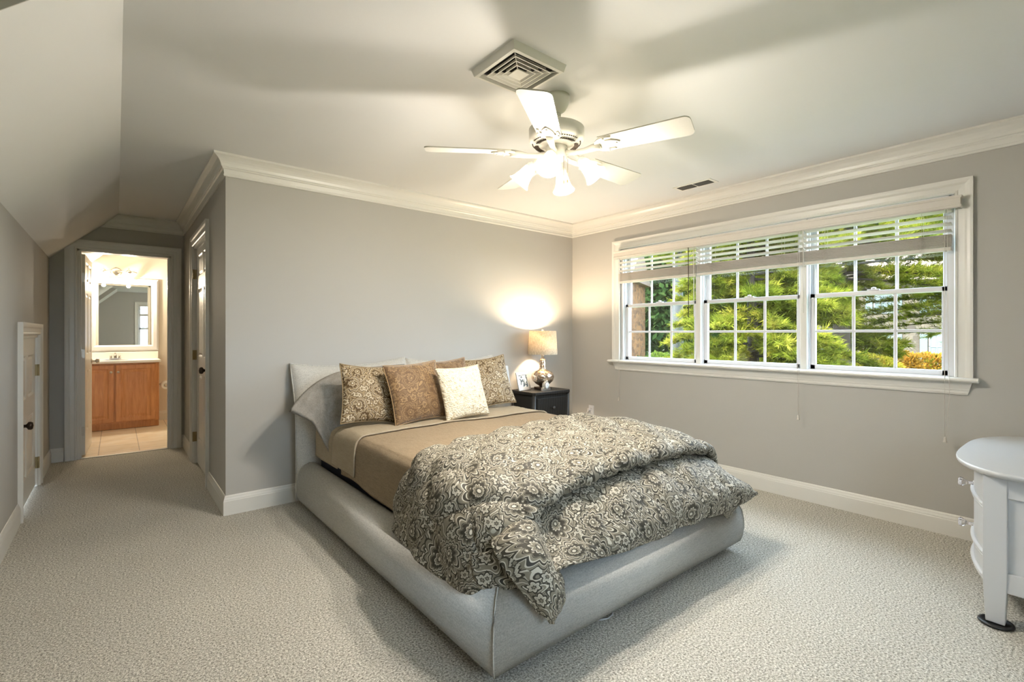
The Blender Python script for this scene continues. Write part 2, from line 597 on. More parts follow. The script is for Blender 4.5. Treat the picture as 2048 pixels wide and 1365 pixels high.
def stone_mat(name, a, c, mortar, sc=2.2):
    m, nt, out = new_mat(name)
    b = N(nt, 'ShaderNodeBsdfPrincipled', Roughness=0.9)
    tc = N(nt, 'ShaderNodeTexCoord')
    mp = N(nt, 'ShaderNodeMapping')
    mp.inputs['Scale'].default_value = (1, 1, 1.8)
    v = N(nt, 'ShaderNodeTexVoronoi', Scale=sc)
    e = N(nt, 'ShaderNodeTexVoronoi', Scale=sc)
    e.feature = 'DISTANCE_TO_EDGE'
    nt.links.new(tc.outputs['Object'], mp.inputs[0])
    nt.links.new(mp.outputs[0], v.inputs['Vector'])
    nt.links.new(mp.outputs[0], e.inputs['Vector'])
    sp = N(nt, 'ShaderNodeSeparateColor')
    nt.links.new(v.outputs['Color'], sp.inputs[0])
    r = ramp(nt, [(0.0, a), (1.0, c)])
    nt.links.new(sp.outputs[0], r.inputs[0])
    mr = N(nt, 'ShaderNodeMapRange')
    mr.inputs[1].default_value = 0.02
    mr.inputs[2].default_value = 0.05
    nt.links.new(e.outputs['Distance'], mr.inputs[0])
    mx = N(nt, 'ShaderNodeMix')
    mx.data_type = 'RGBA'
    nt.links.new(mr.outputs[0], mx.inputs[0])
    mx.inputs[6].default_value = c4(mortar)
    nt.links.new(r.outputs[0], mx.inputs[7])
    nt.links.new(mx.outputs[2], b.inputs['Base Color'])
    nt.links.new(b.outputs[0], out.inputs[0])
    return m


M['stone'] = stone_mat('fieldstone', (0.035, 0.025, 0.017), (0.105, 0.078, 0.052), (0.085, 0.068, 0.048))
M['redstone'] = stone_mat('orange_stone', (0.05, 0.018, 0.005), (0.17, 0.075, 0.022), (0.13, 0.08, 0.035))
M['roof'] = pbr('brown_shingles', (0.13, 0.09, 0.065), 0.9, vary=0.3, vscale=8)
M['farglass'] = pbr('far_window_glass', (0.10, 0.12, 0.12), 0.1, vary=0.1)
M['farwhite'] = pbr('far_window_white', (0.13, 0.13, 0.13), .5, vary=.02)
M['shutter'] = pbr('grey_green_shutter', (0.09, 0.11, 0.11), 0.6, vary=0.05)


# ================================================================== mesh helpers
def wloc(o):
    v = Vector((0, 0, 0))
    while o is not None:
        v += o.location
        o = o.parent
    return v


class MB:
    """collects shapes in world coordinates and links them as ONE mesh object"""

    def __init__(s):
        s.v = []
        s.f = []
        s.sm = []
        s.uv = {}

    def add(s, vs, fs, smooth=False, uvs=None):
        k = len(s.v)
        s.v += [tuple(p) for p in vs]
        s.f += [tuple(i + k for i in f) for f in fs]
        s.sm += [smooth] * len(fs)
        if uvs is not None:
            for i, u in enumerate(uvs):
                s.uv[k + i] = u
        return s

    def box(s, x0, x1, y0, y1, z0, z1):
        vs = [(x, y, z) for x in (x0, x1) for y in (y0, y1) for z in (z0, z1)]
        fs = [(0, 1, 3, 2), (4, 6, 7, 5), (0, 4, 5, 1), (2, 3, 7, 6), (0, 2, 6, 4), (1, 5, 7, 3)]
        return s.add(vs, fs)

    def obox(s, c, sx, sy, sz, mat):
        vs = [mat @ Vector((x * sx / 2, y * sy / 2, z * sz / 2)) + Vector(c) for x in (-1, 1) for y in (-1, 1) for z in (-1, 1)]
        fs = [(0, 1, 3, 2), (4, 6, 7, 5), (0, 4, 5, 1), (2, 3, 7, 6), (0, 2, 6, 4), (1, 5, 7, 3)]
        return s.add(vs, fs)

    def loft(s, rings, closed=True, cap=True, smooth=True):
        n = len(rings[0])
        vs = [p for r in rings for p in r]
        fs = []
        m = n if closed else n - 1
        for i in range(len(rings) - 1):
            for j in range(m):
                a = i * n + j
                b = i * n + (j + 1) % n
                fs.append((a, b, b + n, a + n))
        s.add(vs, fs, smooth)
        if cap and closed:
            k = len(s.v) - len(vs)
            s.f.append(tuple(k + j for j in range(n))[::-1])
            s.sm.append(False)
            s.f.append(tuple(k + (len(rings) - 1) * n + j for j in range(n)))
            s.sm.append(False)
        return s

    def lathe(s, prof, c=(0, 0, 0), n=24, mat=None, smooth=True, cap=True):
        """profile (r, z) turned round the local z axis"""
        mat = mat or Matrix.Identity(3)
        c = Vector(c)
        rings = []
        for r, z in prof:
            r = max(r, 1e-5)
            rings.append([c + mat @ Vector((r * math.cos(2 * PI * i / n), r * math.sin(2 * PI * i / n), z)) for i in range(n)])
        return s.loft(rings, True, cap, smooth)

    def tube(s, pts, r, n=8, cap=True):
        pts = [Vector(p) for p in pts]
        rr = r if isinstance(r, (list, tuple)) else [float(r)] * len(pts)
        rings = []
        for i, p in enumerate(pts):
            d = (pts[min(i + 1, len(pts) - 1)] - pts[max(i - 1, 0)]).normalized()
            a = Vector((0, 0, 1)) if abs(d.z) < 0.9 else Vector((1, 0, 0))
            u = d.cross(a).normalized()
            w = d.cross(u).normalized()
            rings.append([p + float(rr[i]) * (math.cos(2 * PI * k / n) * u + math.sin(2 * PI * k / n) * w) for k in range(n)])
        return s.loft(rings, True, cap, True)

    def sweep(s, path, prof, fn, closed=False, only=None, smooth=False):
        """profile (d, h) run along a 2-D path with mitred corners; d to the left of the path; fn(a, b, h) -> world"""
        P = [Vector(p) for p in path]
        n = len(P)
        nor = []
        segs = n if closed else n - 1
        for i in range(segs):
            t = (P[(i + 1) % n] - P[i]).normalized()
            nor.append(Vector((-t.y, t.x)))
        mit = []
        for i in range(n):
            if closed:
                a, b = nor[i - 1], nor[i]
            else:
                a, b = nor[max(i - 1, 0)], nor[min(i, segs - 1)]
            m = (a + b).normalized()
            mit.append(m / max(0.2, m.dot(b)))
        idx = list(range(n)) + ([0] if closed else [])
        for k in range(segs):
            if only is not None and k not in only:
                continue
            i, j = idx[k], idx[k + 1]
            r0 = [fn(P[i].x + mit[i].x * d, P[i].y + mit[i].y * d, h) for d, h in prof]
            r1 = [fn(P[j].x + mit[j].x * d, P[j].y + mit[j].y * d, h) for d, h in prof]
            s.loft([r0, r1], True, True, smooth)
        return s

    def build(s, name, mat, parent=None, bevel=0, seg=2, subsurf=0, origin=None, weld=False, solid=0, kind=None):
        me = bpy.data.meshes.new(name)
        vs = np.array(s.v, dtype=float)
        if parent is None:
            if origin is None:
                lo, hi = vs.min(0), vs.max(0)
                origin = ((lo[0] + hi[0]) / 2, (lo[1] + hi[1]) / 2, lo[2])
            loc = Vector(origin)
            off = loc
        else:
            loc = Vector((0, 0, 0))
            off = wloc(parent)
        vs = vs - np.array(off)[None, :]
        me.from_pydata([tuple(v) for v in vs], [], s.f)
        me.polygons.foreach_set('use_smooth', s.sm)
        if s.uv:
            uvl = me.uv_layers.new(name='UVMap')
            vi = np.empty(len(me.loops), dtype=np.int32)
            me.loops.foreach_get('vertex_index', vi)
            arr = np.array([s.uv.get(int(i), (0, 0)) for i in vi], dtype=np.float32).ravel()
            uvl.data.foreach_set('uv', arr)
        bm = bmesh.new()
        bm.from_mesh(me)
        if weld:
            bmesh.ops.remove_doubles(bm, verts=bm.verts, dist=1e-5)
        if len(bm.faces) < 40000:
            bmesh.ops.recalc_face_normals(bm, faces=bm.faces)
        bm.to_mesh(me)
        bm.free()
        me.materials.append(mat)
        o = bpy.data.objects.new(name, me)
        COL.objects.link(o)
        o.location = loc
        if parent is not None:
            o.parent = parent
        if bevel:
            b = o.modifiers.new('bevel', 'BEVEL')
            b.width = bevel
            b.segments = seg
            b.limit_method = 'ANGLE'
            b.angle_limit = math.radians(40)
            for p in me.polygons:
                p.use_smooth = True
            try:
                b.harden_normals = True
            except Exception:
                pass
        if solid:
            q = o.modifiers.new('solid', 'SOLIDIFY')
            q.thickness = solid
            q.offset = -1
        if subsurf:
            q = o.modifiers.new('sub', 'SUBSURF')
            q.levels = subsurf
            q.render_levels = subsurf
        if kind:
            o['kind'] = kind
        return o


def tag(o, label, cat, group=None, kind=None):
    o['label'] = label
    o['category'] = cat
    if group:
        o['group'] = group
    if kind:
        o['kind'] = kind
    return o


def thing(name, label, cat, loc, group=None):
    o = bpy.data.objects.new(name, None)
    o.empty_display_size = 0.1
    COL.objects.link(o)
    o.location = loc
    return tag(o, label, cat, group)


def struct(name, mb, mat, **kw):
    return mb.build(name, mat, kind='structure', origin=(0, 0, 0), **kw)


def xyz(a, b, h):
    return (a, b, h)


# ================================================================== room shell
CZ = 2.415          # ceiling
XR = 3.91           # window wall
YB = 3.75           # headboard wall
XC = 0.57           # closet wall of the hall
YH = 6.31           # hall end wall
XL = -0.49          # knee wall
YF = -0.85          # wall behind the camera
KZ = 1.936          # top of the knee wall
XS = 0.02           # where the slope meets the flat ceiling
DY = 2.02           # where the slope ends at the dormer
T = 0.12

struct('floor', MB().box(-2.0, XR + .15, YF - .15, YH + .06, -0.1, 0), M['carpet'])
struct('floor_bathroom', MB().box(-1.2, 1.6, YH + .06, 8.47 + .15, -0.1, 0.002), M['tile'])
struct('ceiling', MB().box(XS, XR + .15, YF - .15, 8.62, CZ, CZ + .15).box(-2.0, XS, 0.42, DY, CZ, CZ + .15), M['ceiling'])


def slope_piece(y0, y1):
    m = MB()
    prof = [(XL, KZ), (XS, CZ), (XS, CZ + .2), (XL - .12, CZ + .2), (XL - .12, KZ)]
    m.loft([[(x, y0, z) for x, z in prof], [(x, y1, z) for x, z in prof]], True, True, False)
    return m


struct('ceiling_slope', slope_piece(DY, 8.62), M['ceiling'])
struct('ceiling_slope_front', slope_piece(YF - .15, 0.42), M['ceiling'])

# window wall with its opening
wy0, wy1, wz0, wz1 = 0.59, 3.09, 0.945, 2.06
w = MB().box(XR, XR + .15, YF - .15, wy0, 0, CZ).box(XR, XR + .15, wy1, YB + .12, 0, CZ)
w.box(XR, XR + .15, wy0, wy1, 0, wz0).box(XR, XR + .15, wy0, wy1, wz1, CZ)
struct('wall_right', w, M['wall'])
struct('wall_back', MB().box(XC + T, XR, YB, YB + T, 0, CZ), M['wall'])
# closet wall with the door opening
cd0, cd1, cdz = 4.58, 5.47, 2.04
w = MB().box(XC, XC + T, YB, cd0, 0, CZ).box(XC, XC + T, cd1, YH + T, 0, CZ).box(XC, XC + T, cd0, cd1, cdz, CZ)
struct('wall_closet', w, M['wall'])
# end wall of the hall with the bathroom opening
bd0, bd1, bdz = -0.295, 0.455, 2.045
w = MB().box(-1.2, bd0, YH, YH + T, 0, CZ).box(bd1, XC, YH, YH + T, 0, CZ).box(bd0, bd1, YH, YH + T, bdz, CZ)
struct('wall_hall_end', w, M['wall'])
# knee wall with the little door opening
kd0, kd1, kdz = 4.50, 5.44, 1.21
w = MB().box(XL - T, XL, DY, kd0, 0, KZ).box(XL - T, XL, kd1, YH, 0, KZ).box(XL - T, XL, kd0, kd1, kdz, KZ)
w.box(XL - T, XL, YF, 0.42, 0, KZ)
struct('wall_left', w, M['wall'])
# dormer
w = MB().box(-2.0, XL - T, DY, DY + .1, 0, CZ).box(-2.0, XL - T, .32, .42, 0, CZ).box(-2.1, -2.0, .32, DY + .1, 0, CZ)
tri = [(XL - T, KZ), (XL - T, CZ), (XS, CZ), (XL, KZ)]
for ya, yb in ((DY - .004, DY), (.42, .424)):
    w.loft([[(x, ya, z) for x, z in tri], [(x, yb, z) for x, z in tri]], True, True, False)
struct('wall_dormer', w, M['wall'])
# wall behind the camera, with a window
fy = YF
fx0, fx1, fz0, fz1 = 0.50, 1.42, 0.68, 2.06
w = MB().box(-2.0, fx0, fy - .15, fy, 0, CZ).box(fx1, XR + .15, fy - .15, fy, 0, CZ).box(fx0, fx1, fy - .15, fy, 0, fz0).box(fx0, fx1, fy - .15, fy, fz1, CZ)
struct('wall_front', w, M['wall'])
# bathroom walls
w = MB().box(-1.3, 1.6, 8.47, 8.62, 0, CZ).box(1.5, 1.6, YH + T, 8.62, 0, CZ).box(XL - .1, XL, YH + T, 8.62, 0, KZ + .05)
w.box(XC + T, 1.6, YH + T - .02, YH + T, 0, CZ)
struct('wall_bathroom', w, M['bathwall'])
# closet interior darkness
struct('wall_closet_inner', MB().box(1.5, 1.55, YB + T, YH + T, 0, CZ), M['wall'])

# crown moulding
crown = [(0, -.137), (.010, -.137), (.013, -.132), (.013, -.124), (.010, -.120), (.014, -.092), (.022, -.086), (.022, -.079),
         (.028, -.076), (.030, -.070), (.033, -.058), (.040, -.045), (.052, -.030), (.066, -.020), (.070, -.018), (.078, -.014), (.078, 0), (0, 0)]
crown = [(d, CZ + h) for d, h in crown]
path = [(XR, YF), (XR, YB), (XC, YB), (XC, YH), (-0.06, YH)]
names = ['trim_1', 'trim_2', 'trim_3', 'trim_4']
for k, nm in enumerate(names):
    struct(nm, MB().sweep(path, crown, xyz, only=[k]), M['trim'])
# the hall end piece runs on under the slope
m = MB()
prof = [(x, z) for x, z in ((XS, CZ), (-0.06, CZ - .0), (-0.06, CZ - .075), (-.125, CZ - .137), (-0.06, CZ - .137))]
m.loft([[(-.05, YH - .005, CZ - .137), (-.05, YH - .05, CZ - .05), (-.05, YH, CZ - .06)],
        [(-.125, YH - .005, CZ - .137), (-.09, YH - .02, CZ - .11), (-.125, YH, CZ - .137)]], True, True, False)
struct('trim_5', m, M['trim'])

# baseboards
bb = [(0, 0), (.015, 0), (.015, .094), (.013, .098), (.013, .103), (.010, .112), (.008, .117), (.008, .121), (.004, .130), (0, .131)]


def base(name, path, only=None):
    struct(name, MB().sweep(path, bb, xyz, only=only), M['trim'])


pp = [(XR, YF), (XR, YB), (XC, YB), (XC, 4.488)]
base('baseboard_right', pp, [0])
base('baseboard_back', pp, [1])
base('baseboard_closet', pp, [2])
base('baseboard_hall_right', [(XC, 5.562), (XC, YH), (.548, YH)])
base('baseboard_hall_end', [(-.388, YH), (XL, YH), (XL, 5.57)])
base('baseboard_left', [(XL, 4.405), (XL, DY)])
base('baseboard_bathroom', [(1.5, YH + T), (1.5, 8.47), (.46, 8.47)])

# casing profile: d across the board, h out of the wall
cas = [(0, 0), (0, .012), (.006, .018), (.016, .018), (.020, .014), (.052, .017), (.064, .023), (.078, .026), (.092, .026), (.092, 0)]


def casing(name, path, fn, wdt=.092, mat='trim', only=None):
    pr = [(-d * wdt / .092, h) for d, h in cas]
    struct(name, MB().sweep(path, pr, fn, only=only), M[mat])


# bathroom door casing (x-z plane, facing -y): path around the opening, outside on the right
casing('trim_6', [(bd1, 0), (bd1, bdz), (bd0, bdz), (bd0, 0)], lambda a, b, h: (a, YH - h, b), .088)
# closet door casing on x = XC, facing -x
casing('trim_7', [(cd0, 0), (cd0, cdz), (cd1, cdz), (cd1, 0)][::-1], lambda a, b, h: (XC - h, a, b), .088)
# knee wall door casing on x = XL, facing +x
casing('trim_8', [(kd1, 0), (kd1, kdz), (kd0, kdz), (kd0, 0)], lambda a, b, h: (XL + h, a, b), .086)
# jambs
struct('trim_9', MB().box(bd0, bd0 + .02, YH, YH + T, 0, bdz).box(bd1 - .02, bd1, YH, YH + T, 0, bdz).box(bd0, bd1, YH, YH + T, bdz - .02, bdz)
       .box(bd0 + .02, bd0 + .032, YH + .03, YH + .07, 0, bdz - .02).box(bd1 - .032, bd1 - .02, YH + .03, YH + .07, 0, bdz - .02), M['trim'])
struct('trim_10', MB().box(XC, XC + T, cd0, cd0 + .02, 0, cdz).box(XC, XC + T, cd1 - .02, cd1, 0, cdz).box(XC, XC + T, cd0, cd1, cdz - .02, cdz), M['trim'])
struct('trim_11', MB().box(XL - T, XL, kd0, kd0 + .02, 0, kdz).box(XL - T, XL, kd1 - .02, kd1, 0, kdz).box(XL - T, XL, kd0, kd1, kdz - .02, kdz), M['trim'])
# threshold strip
struct('trim_12', MB().box(bd0 + .02, bd1 - .02, YH - .005, YH + .05, 0, .008), M['nickel'], bevel=.003)


# ------------------------------------------------------------------ doors
def door_slab(w, h, t, rows, mw=.10, st=.11, origin=(0, 0, 0), mat=None, both=True):
    """panel door: local u across 0..w, v out, z up. rows = [(z0, z1)] of panels, two columns"""
    mat = mat or Matrix.Identity(3)
    O = Vector(origin)
    m = MB()

    def bx(u0, u1, v0, v1, z0, z1):
        vs = [O + mat @ Vector((u, v, z)) for u in (u0, u1) for v in (v0, v1) for z in (z0, z1)]
        m.add(vs, [(0, 1, 3, 2), (4, 6, 7, 5), (0, 4, 5, 1), (2, 3, 7, 6), (0, 2, 6, 4), (1, 5, 7, 3)])
    cols = [(st, w / 2 - mw / 2), (w / 2 + mw / 2, w - st)]
    bx(0, st, 0, t, 0, h)
    bx(w - st, w, 0, t, 0, h)
    bx(cols[0][1], cols[1][0], 0, t, 0, h)
    zs = [0] + [z for r in rows for z in r] + [h]
    for (u0, u1) in cols:
        for i in range(0, len(zs), 2):
            bx(u0, u1, 0, t, zs[i], zs[i + 1])
        for z0, z1 in rows:
            bx(u0, u1, t * .3, t * .7, z0, z1)
            for side in ((0, 1) if both else (0,)):
                vb = t * .3 if side == 0 else t * .7
                vf = t * .08 if side == 0 else t * .92
                for (a, bq, vv) in (((.0, .0, 0), None, None),):
                    e = .035
                    r0 = [(u0 + .012, z0 + .012), (u1 - .012, z0 + .012), (u1 - .012, z1 - .012), (u0 + .012, z1 - .012)]
                    r1 = [(u0 + e, z0 + e), (u1 - e, z0 + e), (u1 - e, z1 - e), (u0 + e, z1 - e)]
                    m.loft([[O + mat @ Vector((u, vb, z)) for u, z in r0], [O + mat @ Vector((u, vf, z)) for u, z in r1]], True, True, False)
                # ogee sticking round the panel
                s0 = [(u0, z0), (u1, z0), (u1, z1), (u0, z1)]
                vo = 0 if side == 0 else t
                sg = 1 if side == 0 else -1
                m.sweep([(p[0], p[1]) for p in s0], [(0, 0), (.010, .5), (.016, 1), (0, 1)],
                        lambda a, b, hh, vo=vo, vb=vb: O + mat @ Vector((a, vo + (vb - vo) * hh, b)), closed=True)
    return m


def knob(m, c, d, r=.027):
    """round door knob with rosette; c on the door face, d outward"""
    q = Vector(d).to_track_quat('Z', 'Y').to_matrix()
    m.lathe([(0, 0), (.030, 0), (.030, .006), (.012, .010), (.010, .030), (.014, .036), (r, .044), (r * 1.05, .056), (r * .85, .066), (0, .070)], c, 20, q)


def hinge(name, c, parent, sx, sy, sz, axis):
    m = MB().box(c[0] - sx / 2, c[0] + sx / 2, c[1] - sy / 2, c[1] + sy / 2, c[2] - sz / 2, c[2] + sz / 2)
    m.tube([(axis[0], axis[1], c[2] - sz / 2), (axis[0], axis[1], c[2] + sz / 2)], .006, 10)
    return m.build(name, M['brass'], parent)


six = [(.22, .84), (1.0, 1.62), (1.74, 1.93)]
# door_2: closet door, hinged at the far side, closed (faces -x)
A = Matrix(((0, 1, 0), (1, 0, 0), (0, 0, 1)))   # u -> y, v -> x
o = struct('door_2', door_slab(cd1 - cd0 - .05, 2.005, .035, six, origin=(XC + .02, cd0 + .025, .012), mat=A), M['trim'])
k_ = MB(); knob(k_, (XC + .02, cd0 + .09, .92), (-1, 0, 0)); k_.build('door_handle', M['bronze'], o)
for z in (.25, 1.02, 1.78):
    hinge('hinge', (XC + .004, cd1 - .022, z), o, .034, .012, .09, (XC - .004, cd1 - .024))
# door_1: small door in the knee wall, closed (faces +x)
A1 = Matrix(((0, -1, 0), (1, 0, 0), (0, 0, 1)))
o = struct('door_1', door_slab(kd1 - kd0 - .05, 1.175, .035, [(.17, .60), (.74, 1.05)], origin=(XL - .012, kd0 + .025, .012), mat=A1), M['trim'])
k_ = MB(); knob(k_, (XL - .012, kd0 + .09, .60), (1, 0, 0)); k_.build('door_handle', M['bronze'], o)
for z in (.19, .93):
    hinge('hinge', (XL - .004, kd1 - .022, z), o, .034, .012, .09, (XL + .004, kd1 - .024))
# door_3: bathroom door standing open into the bathroom
ang = math.radians(87.5)
R3 = Matrix.Rotation(ang, 3, 'Z')
dx0, dy0 = bd0 + .055, YH + T + .01
o = struct('door_3', door_slab(.70, 2.00, .035, six, st=.10, mw=.09, origin=(dx0, dy0, .012), mat=R3), M['trim'])
k_ = MB(); knob(k_, (dx0 + R3 .col[0][0] * .64, dy0 + .64, .92), (1, -.04, 0)); k_.build('door_handle', M['nickel'], o)
for z in (.25, 1.02, 1.78):
    m = MB().box(dx0 - .033, dx0 - .003, dy0 - .004, dy0 + .001, z - .045, z + .045)
    m.tube([(dx0 - .04, dy0 - .004, z - .045), (dx0 - .04, dy0 - .004, z + .045)], .006, 8)
    m.build('hinge', M['nickel'], o)

# ------------------------------------------------------------------ main window, three units
units = [(2.262, 3.072), (1.43, 2.238), (.605, 1.405)]
for i, (a, b) in enumerate(units):
    fr = MB()
    x0, x1 = XR + .008, XR + .14
    fr.box(x0, x1, a - .014, a + .012, wz0, wz1).box(x0, x1, b - .012, b + .014, wz0, wz1)
    fr.box(x0, x1, a, b, wz0, wz0 + .018).box(x0, x1, a, b, wz1 - .02, wz1)
    # tracks in the jamb
    for yy, sg in ((a + .012, 1), (b - .012, -1)):
        fr.box(x0 + .018, x0 + .030, min(yy, yy + sg * .008), max(yy, yy + sg * .008), wz0, wz1)
        fr.box(x0 + .062, x0 + .068, min(yy, yy + sg * .010), max(yy, yy + sg * .010), wz0, wz1)
    win = struct('window_%d' % (i + 1), fr, M['vinyl'])
    for nm, xs, za, zb, rb, rt in (('lower_sash', XR + .040, wz0 + .018, 1.512, .032, .030), ('upper_sash', XR + .078, 1.482, wz1 - .02, .030, .034)):
        s = MB()
        ya, yb = a + .016, b - .016
        sw = .034
        s.box(xs, xs + .030, ya, ya + sw, za, zb).box(xs, xs + .030, yb - sw, yb, za, zb)
        s.box(xs, xs + .030, ya, yb, za, za + rb).box(xs, xs + .030, ya, yb, zb - rt, zb)
        gy0, gy1, gz0, gz1 = ya + sw, yb - sw, za + rb, zb - rt
        for k in (1, 2):
            yy = gy0 + (gy1 - gy0) * k / 3
            s.box(xs + .009, xs + .021, yy - .009, yy + .009, gz0, gz1)
        zz = (gz0 + gz1) / 2
        s.box(xs + .010, xs + .020, gy0, gy1, zz - .009, zz + .009)
        so = s.build(nm, M['vinyl'], win, bevel=.0025, seg=1)
        MB().box(xs + .0145, xs + .0155, gy0, gy1, gz0, gz1).build('glass_pane', M['glass'], so)
        if nm == 'lower_sash':
            yc = (a + b) / 2
            MB().box(xs - .004, xs + .022, yc - .035, yc + .035, zb, zb + .008).lathe([(0, 0), (.014, 0), (.014, .012), (.006, .014), (0, .014)], (xs + .01, yc, zb + .008), 14).build('sash_lock', M['vinyl'], so, bevel=.002, seg=1)
            MB().box(xs - .005, xs, ya + .004, ya + .018, za + .03, za + .075).build('tilt_latch', M['vinyl'], so, bevel=.002, seg=1)

# mullion covers between the units
struct('trim_13', MB().box(XR - .004, XR + .02, 2.228, 2.272, wz0, wz1), M['trim'], bevel=.004)
struct('trim_14', MB().box(XR - .004, XR + .02, 1.395, 1.439, wz0, wz1), M['trim'], bevel=.004)
# casing, stool, apron
casing('trim_15', [(wy1, .955), (wy1, wz1), (wy0, wz1), (wy0, .955)], lambda a, b, h: (XR - h, a, b), .085)
struct('trim_16', MB().sweep([(.478, 0), (3.20, 0)], [(0, .932), (-.02, .932)] if 0 else [(0, .934), (.06, .934), (.070, .940), (.073, .947), (.070, .955), (.06, .960), (-.05, .960), (-.05, .934)],
                             lambda a, b, h: (XR - b, a, h)), M['trim'])
ap = [(0, .934), (.030, .934), (.028, .92), (.022, .905), (.016, .892), (.016, .886), (.012, .880), (.012, .872), (.016, .868), (.012, .858), (.008, .856), (0, .856)]
m = MB()
m.loft([[(XR - d, .508 + (.934 - z) * .30, z) for d, z in ap], [(XR - d, 3.165 - (.934 - z) * .30, z) for d, z in ap]], True, True, False)
struct('trim_17', m, M['trim'])

# window behind the camera
fr = MB().box(fx0, fx0 + .05, fy - .1, fy - .05, fz0, fz1).box(fx1 - .05, fx1, fy - .1, fy - .05, fz0, fz1)
fr.box(fx0, fx1, fy - .1, fy - .05, fz0, fz0 + .05).box(fx0, fx1, fy - .1, fy - .05, fz1 - .05, fz1).box(fx0, fx1, fy - .1, fy - .05, 1.34, 1.40)
for xm in (0.96,):
    fr.box(xm - .03, xm + .03, fy - .1, fy - .05, fz0, fz1)
win4 = struct('window_4', fr, M['vinyl'])
MB().box(fx0 + .05, fx1 - .05, fy - .078, fy - .074, fz0 + .05, fz1 - .05).build('glass_pane', M['glass'], win4)
casing('trim_18', [(fx1, fz0), (fx1, fz1), (fx0, fz1), (fx0, fz0)], lambda a, b, h: (a, fy + h, b), .085)
struct('trim_19', MB().box(fx0 - .12, fx1 + .12, fy, fy + .07, fz0 - .025, fz0), M['trim'], bevel=.005)
sl = thing('window_blind', 'white slatted blind half raised in the window behind the camera', 'blind', ((fx0 + fx1) / 2, fy + .0, fz1 - .03))
m = MB().box(fx0 + .01, fx1 - .01, fy - .045, fy - .005, fz1 - .05, fz1)
m.build('headrail', M['blind'], sl)
for k in range(4):
    z = fz1 - .09 - k * .045
    MB().obox(((fx0 + fx1) / 2, fy - .025, z), fx1 - fx0 - .03, .045, .0025, Matrix.Rotation(.25, 3, 'X')).build('slat', M['blind'], sl)
MB().box(fx0 + .012, fx1 - .012, fy - .045, fy - .008, fz1 - .33, fz1 - .26).build('bottom_rail', M['blind'], sl)

# ------------------------------------------------------------------ blinds on the main window
XB = XR - .040
v = MB()
vp = [(0, 1.965), (.004, 1.963), (.012, 1.968), (.012, 1.978), (.008, 1.982), (.008, 2.018), (.012, 2.022), (.014, 2.034), (0, 2.034)]
v.sweep([(XR - .026, .560), (XR - .070, .560), (XR - .070, 3.10), (XR - .026, 3.10)], vp, lambda a, b, h: (a, b, h))
o = v.build('blind_valance', M['blind'])
tag(o, 'long white wooden valance running above all three raised window blinds', 'valance')

lab = ['left of the three raised white blinds, nearest the room corner', 'middle of the three raised white blinds, above the centre window',
       'right of the three raised white blinds, nearest the white dresser']
bu = [(2.236, 3.066), (1.402, 2.228), (.596, 1.394)]
for i, (a, b) in enumerate(bu):
    bl = thing('window_blind', lab[i], 'blind', (XB, (a + b) / 2, 1.72), 'raised blinds on the triple window')
    MB().box(XB - .022, XB + .026, a, b, 1.985, 2.03).build('headrail', M['blind'], bl, bevel=.002, seg=1)
    for k in range(4):
        z = 1.958 - k * .040
        MB().obox((XB, (a + b) / 2, z), .048, b - a, .0028, Matrix.Rotation(math.radians(14), 3, 'Y')).build('slat', M['blind'], bl)
    for k in range(13):
        z = 1.812 - k * .0056
        MB().box(XB - .025 + random.uniform(-.003, .003), XB + .024, a, b, z - .0013, z + .0013).build('slat', M['blind'], bl)
    MB().box(XB - .026, XB + .025, a, b, 1.716, 1.737).build('bottom_rail', M['blind'], bl, bevel=.003)
    for fr_ in (.17, .83):
        y = a + (b - a) * fr_
        for xx in (XB - .027, XB + .027):
            MB().tube([(xx, y, 1.985), (xx, y, 1.735)], .0009, 5).build('ladder_cord', M['blind'], bl)
        # bunched ladder loops in front of the stack
        m = MB()
        for s_ in range(4):
            pts = [(XB - .029 - .003 * math.sin(q * 1.3), y + .016 * math.sin(q * .9 + s_ * 1.7) + (s_ - 1.5) * .004, 1.808 - q * .0095) for q in range(10)]
            m.tube(pts, .0009, 5)
        m.build('ladder_loops', M['nickel'], bl)
        MB().lathe([(0, 0), (.006, 0), (.006, -.004), (0, -.004)], (XB, y, 1.716), 10).build('plug', M['blind'], bl)
    # lift cords with tassel, hanging in front of the stool
    yc = [3.047, 1.428, .622][i]
    xc = XR - .078
    zt = [.565, .600, .575][i]
    m = MB()
    m.tube([(XB - .03, yc, 1.985), (xc, yc, 1.70), (xc, yc, 1.2), (xc, yc, zt + .02)], .0013, 6)
    pts = [(XB - .03, yc - .010, 1.985), (xc, yc - .012, 1.70), (xc, yc - .016, 1.1), (xc, yc - (.022 if i == 2 else .006), .85), (xc, yc - .002, zt + .02)]
    m.tube(pts, .0013, 6)
    lc = m.build('lift_cord', M['blind'], bl)
    MB().lathe([(0, .03), (.005, .03), (.007, .022), (.007, .010), (.011, 0), (.010, -.003), (0, -.003)], (xc, yc - .002, zt), 12).build('cord_tassel', M['blind'], lc)
    # tilt wand
    if i == 0:
        MB().tube([(XB - .035, 2.30, 1.975), (XB - .036, 2.298, 1.75), (XB - .036, 2.297, 1.36)], .0035, 6).build('tilt_wand', M['bronze'], bl)
    if i < 2:
        yy = (2.25, 1.395)[i]
        MB().tube([(XB - .034, yy, 1.975), (XB - .038, yy - .003, 1.75), (XB - .038, yy - .004, 1.37)], .0035, 6).build('tilt_wand', M['blind'], bl)


# ================================================================== ceiling fittings
# large louvred air diffuser
dz = CZ
d = thing('air_diffuser', 'square grey-white stepped air diffuser on ceiling above the fan', 'air vent', (1.40, 1.675, dz))
cx, cy = 1.40, 1.675


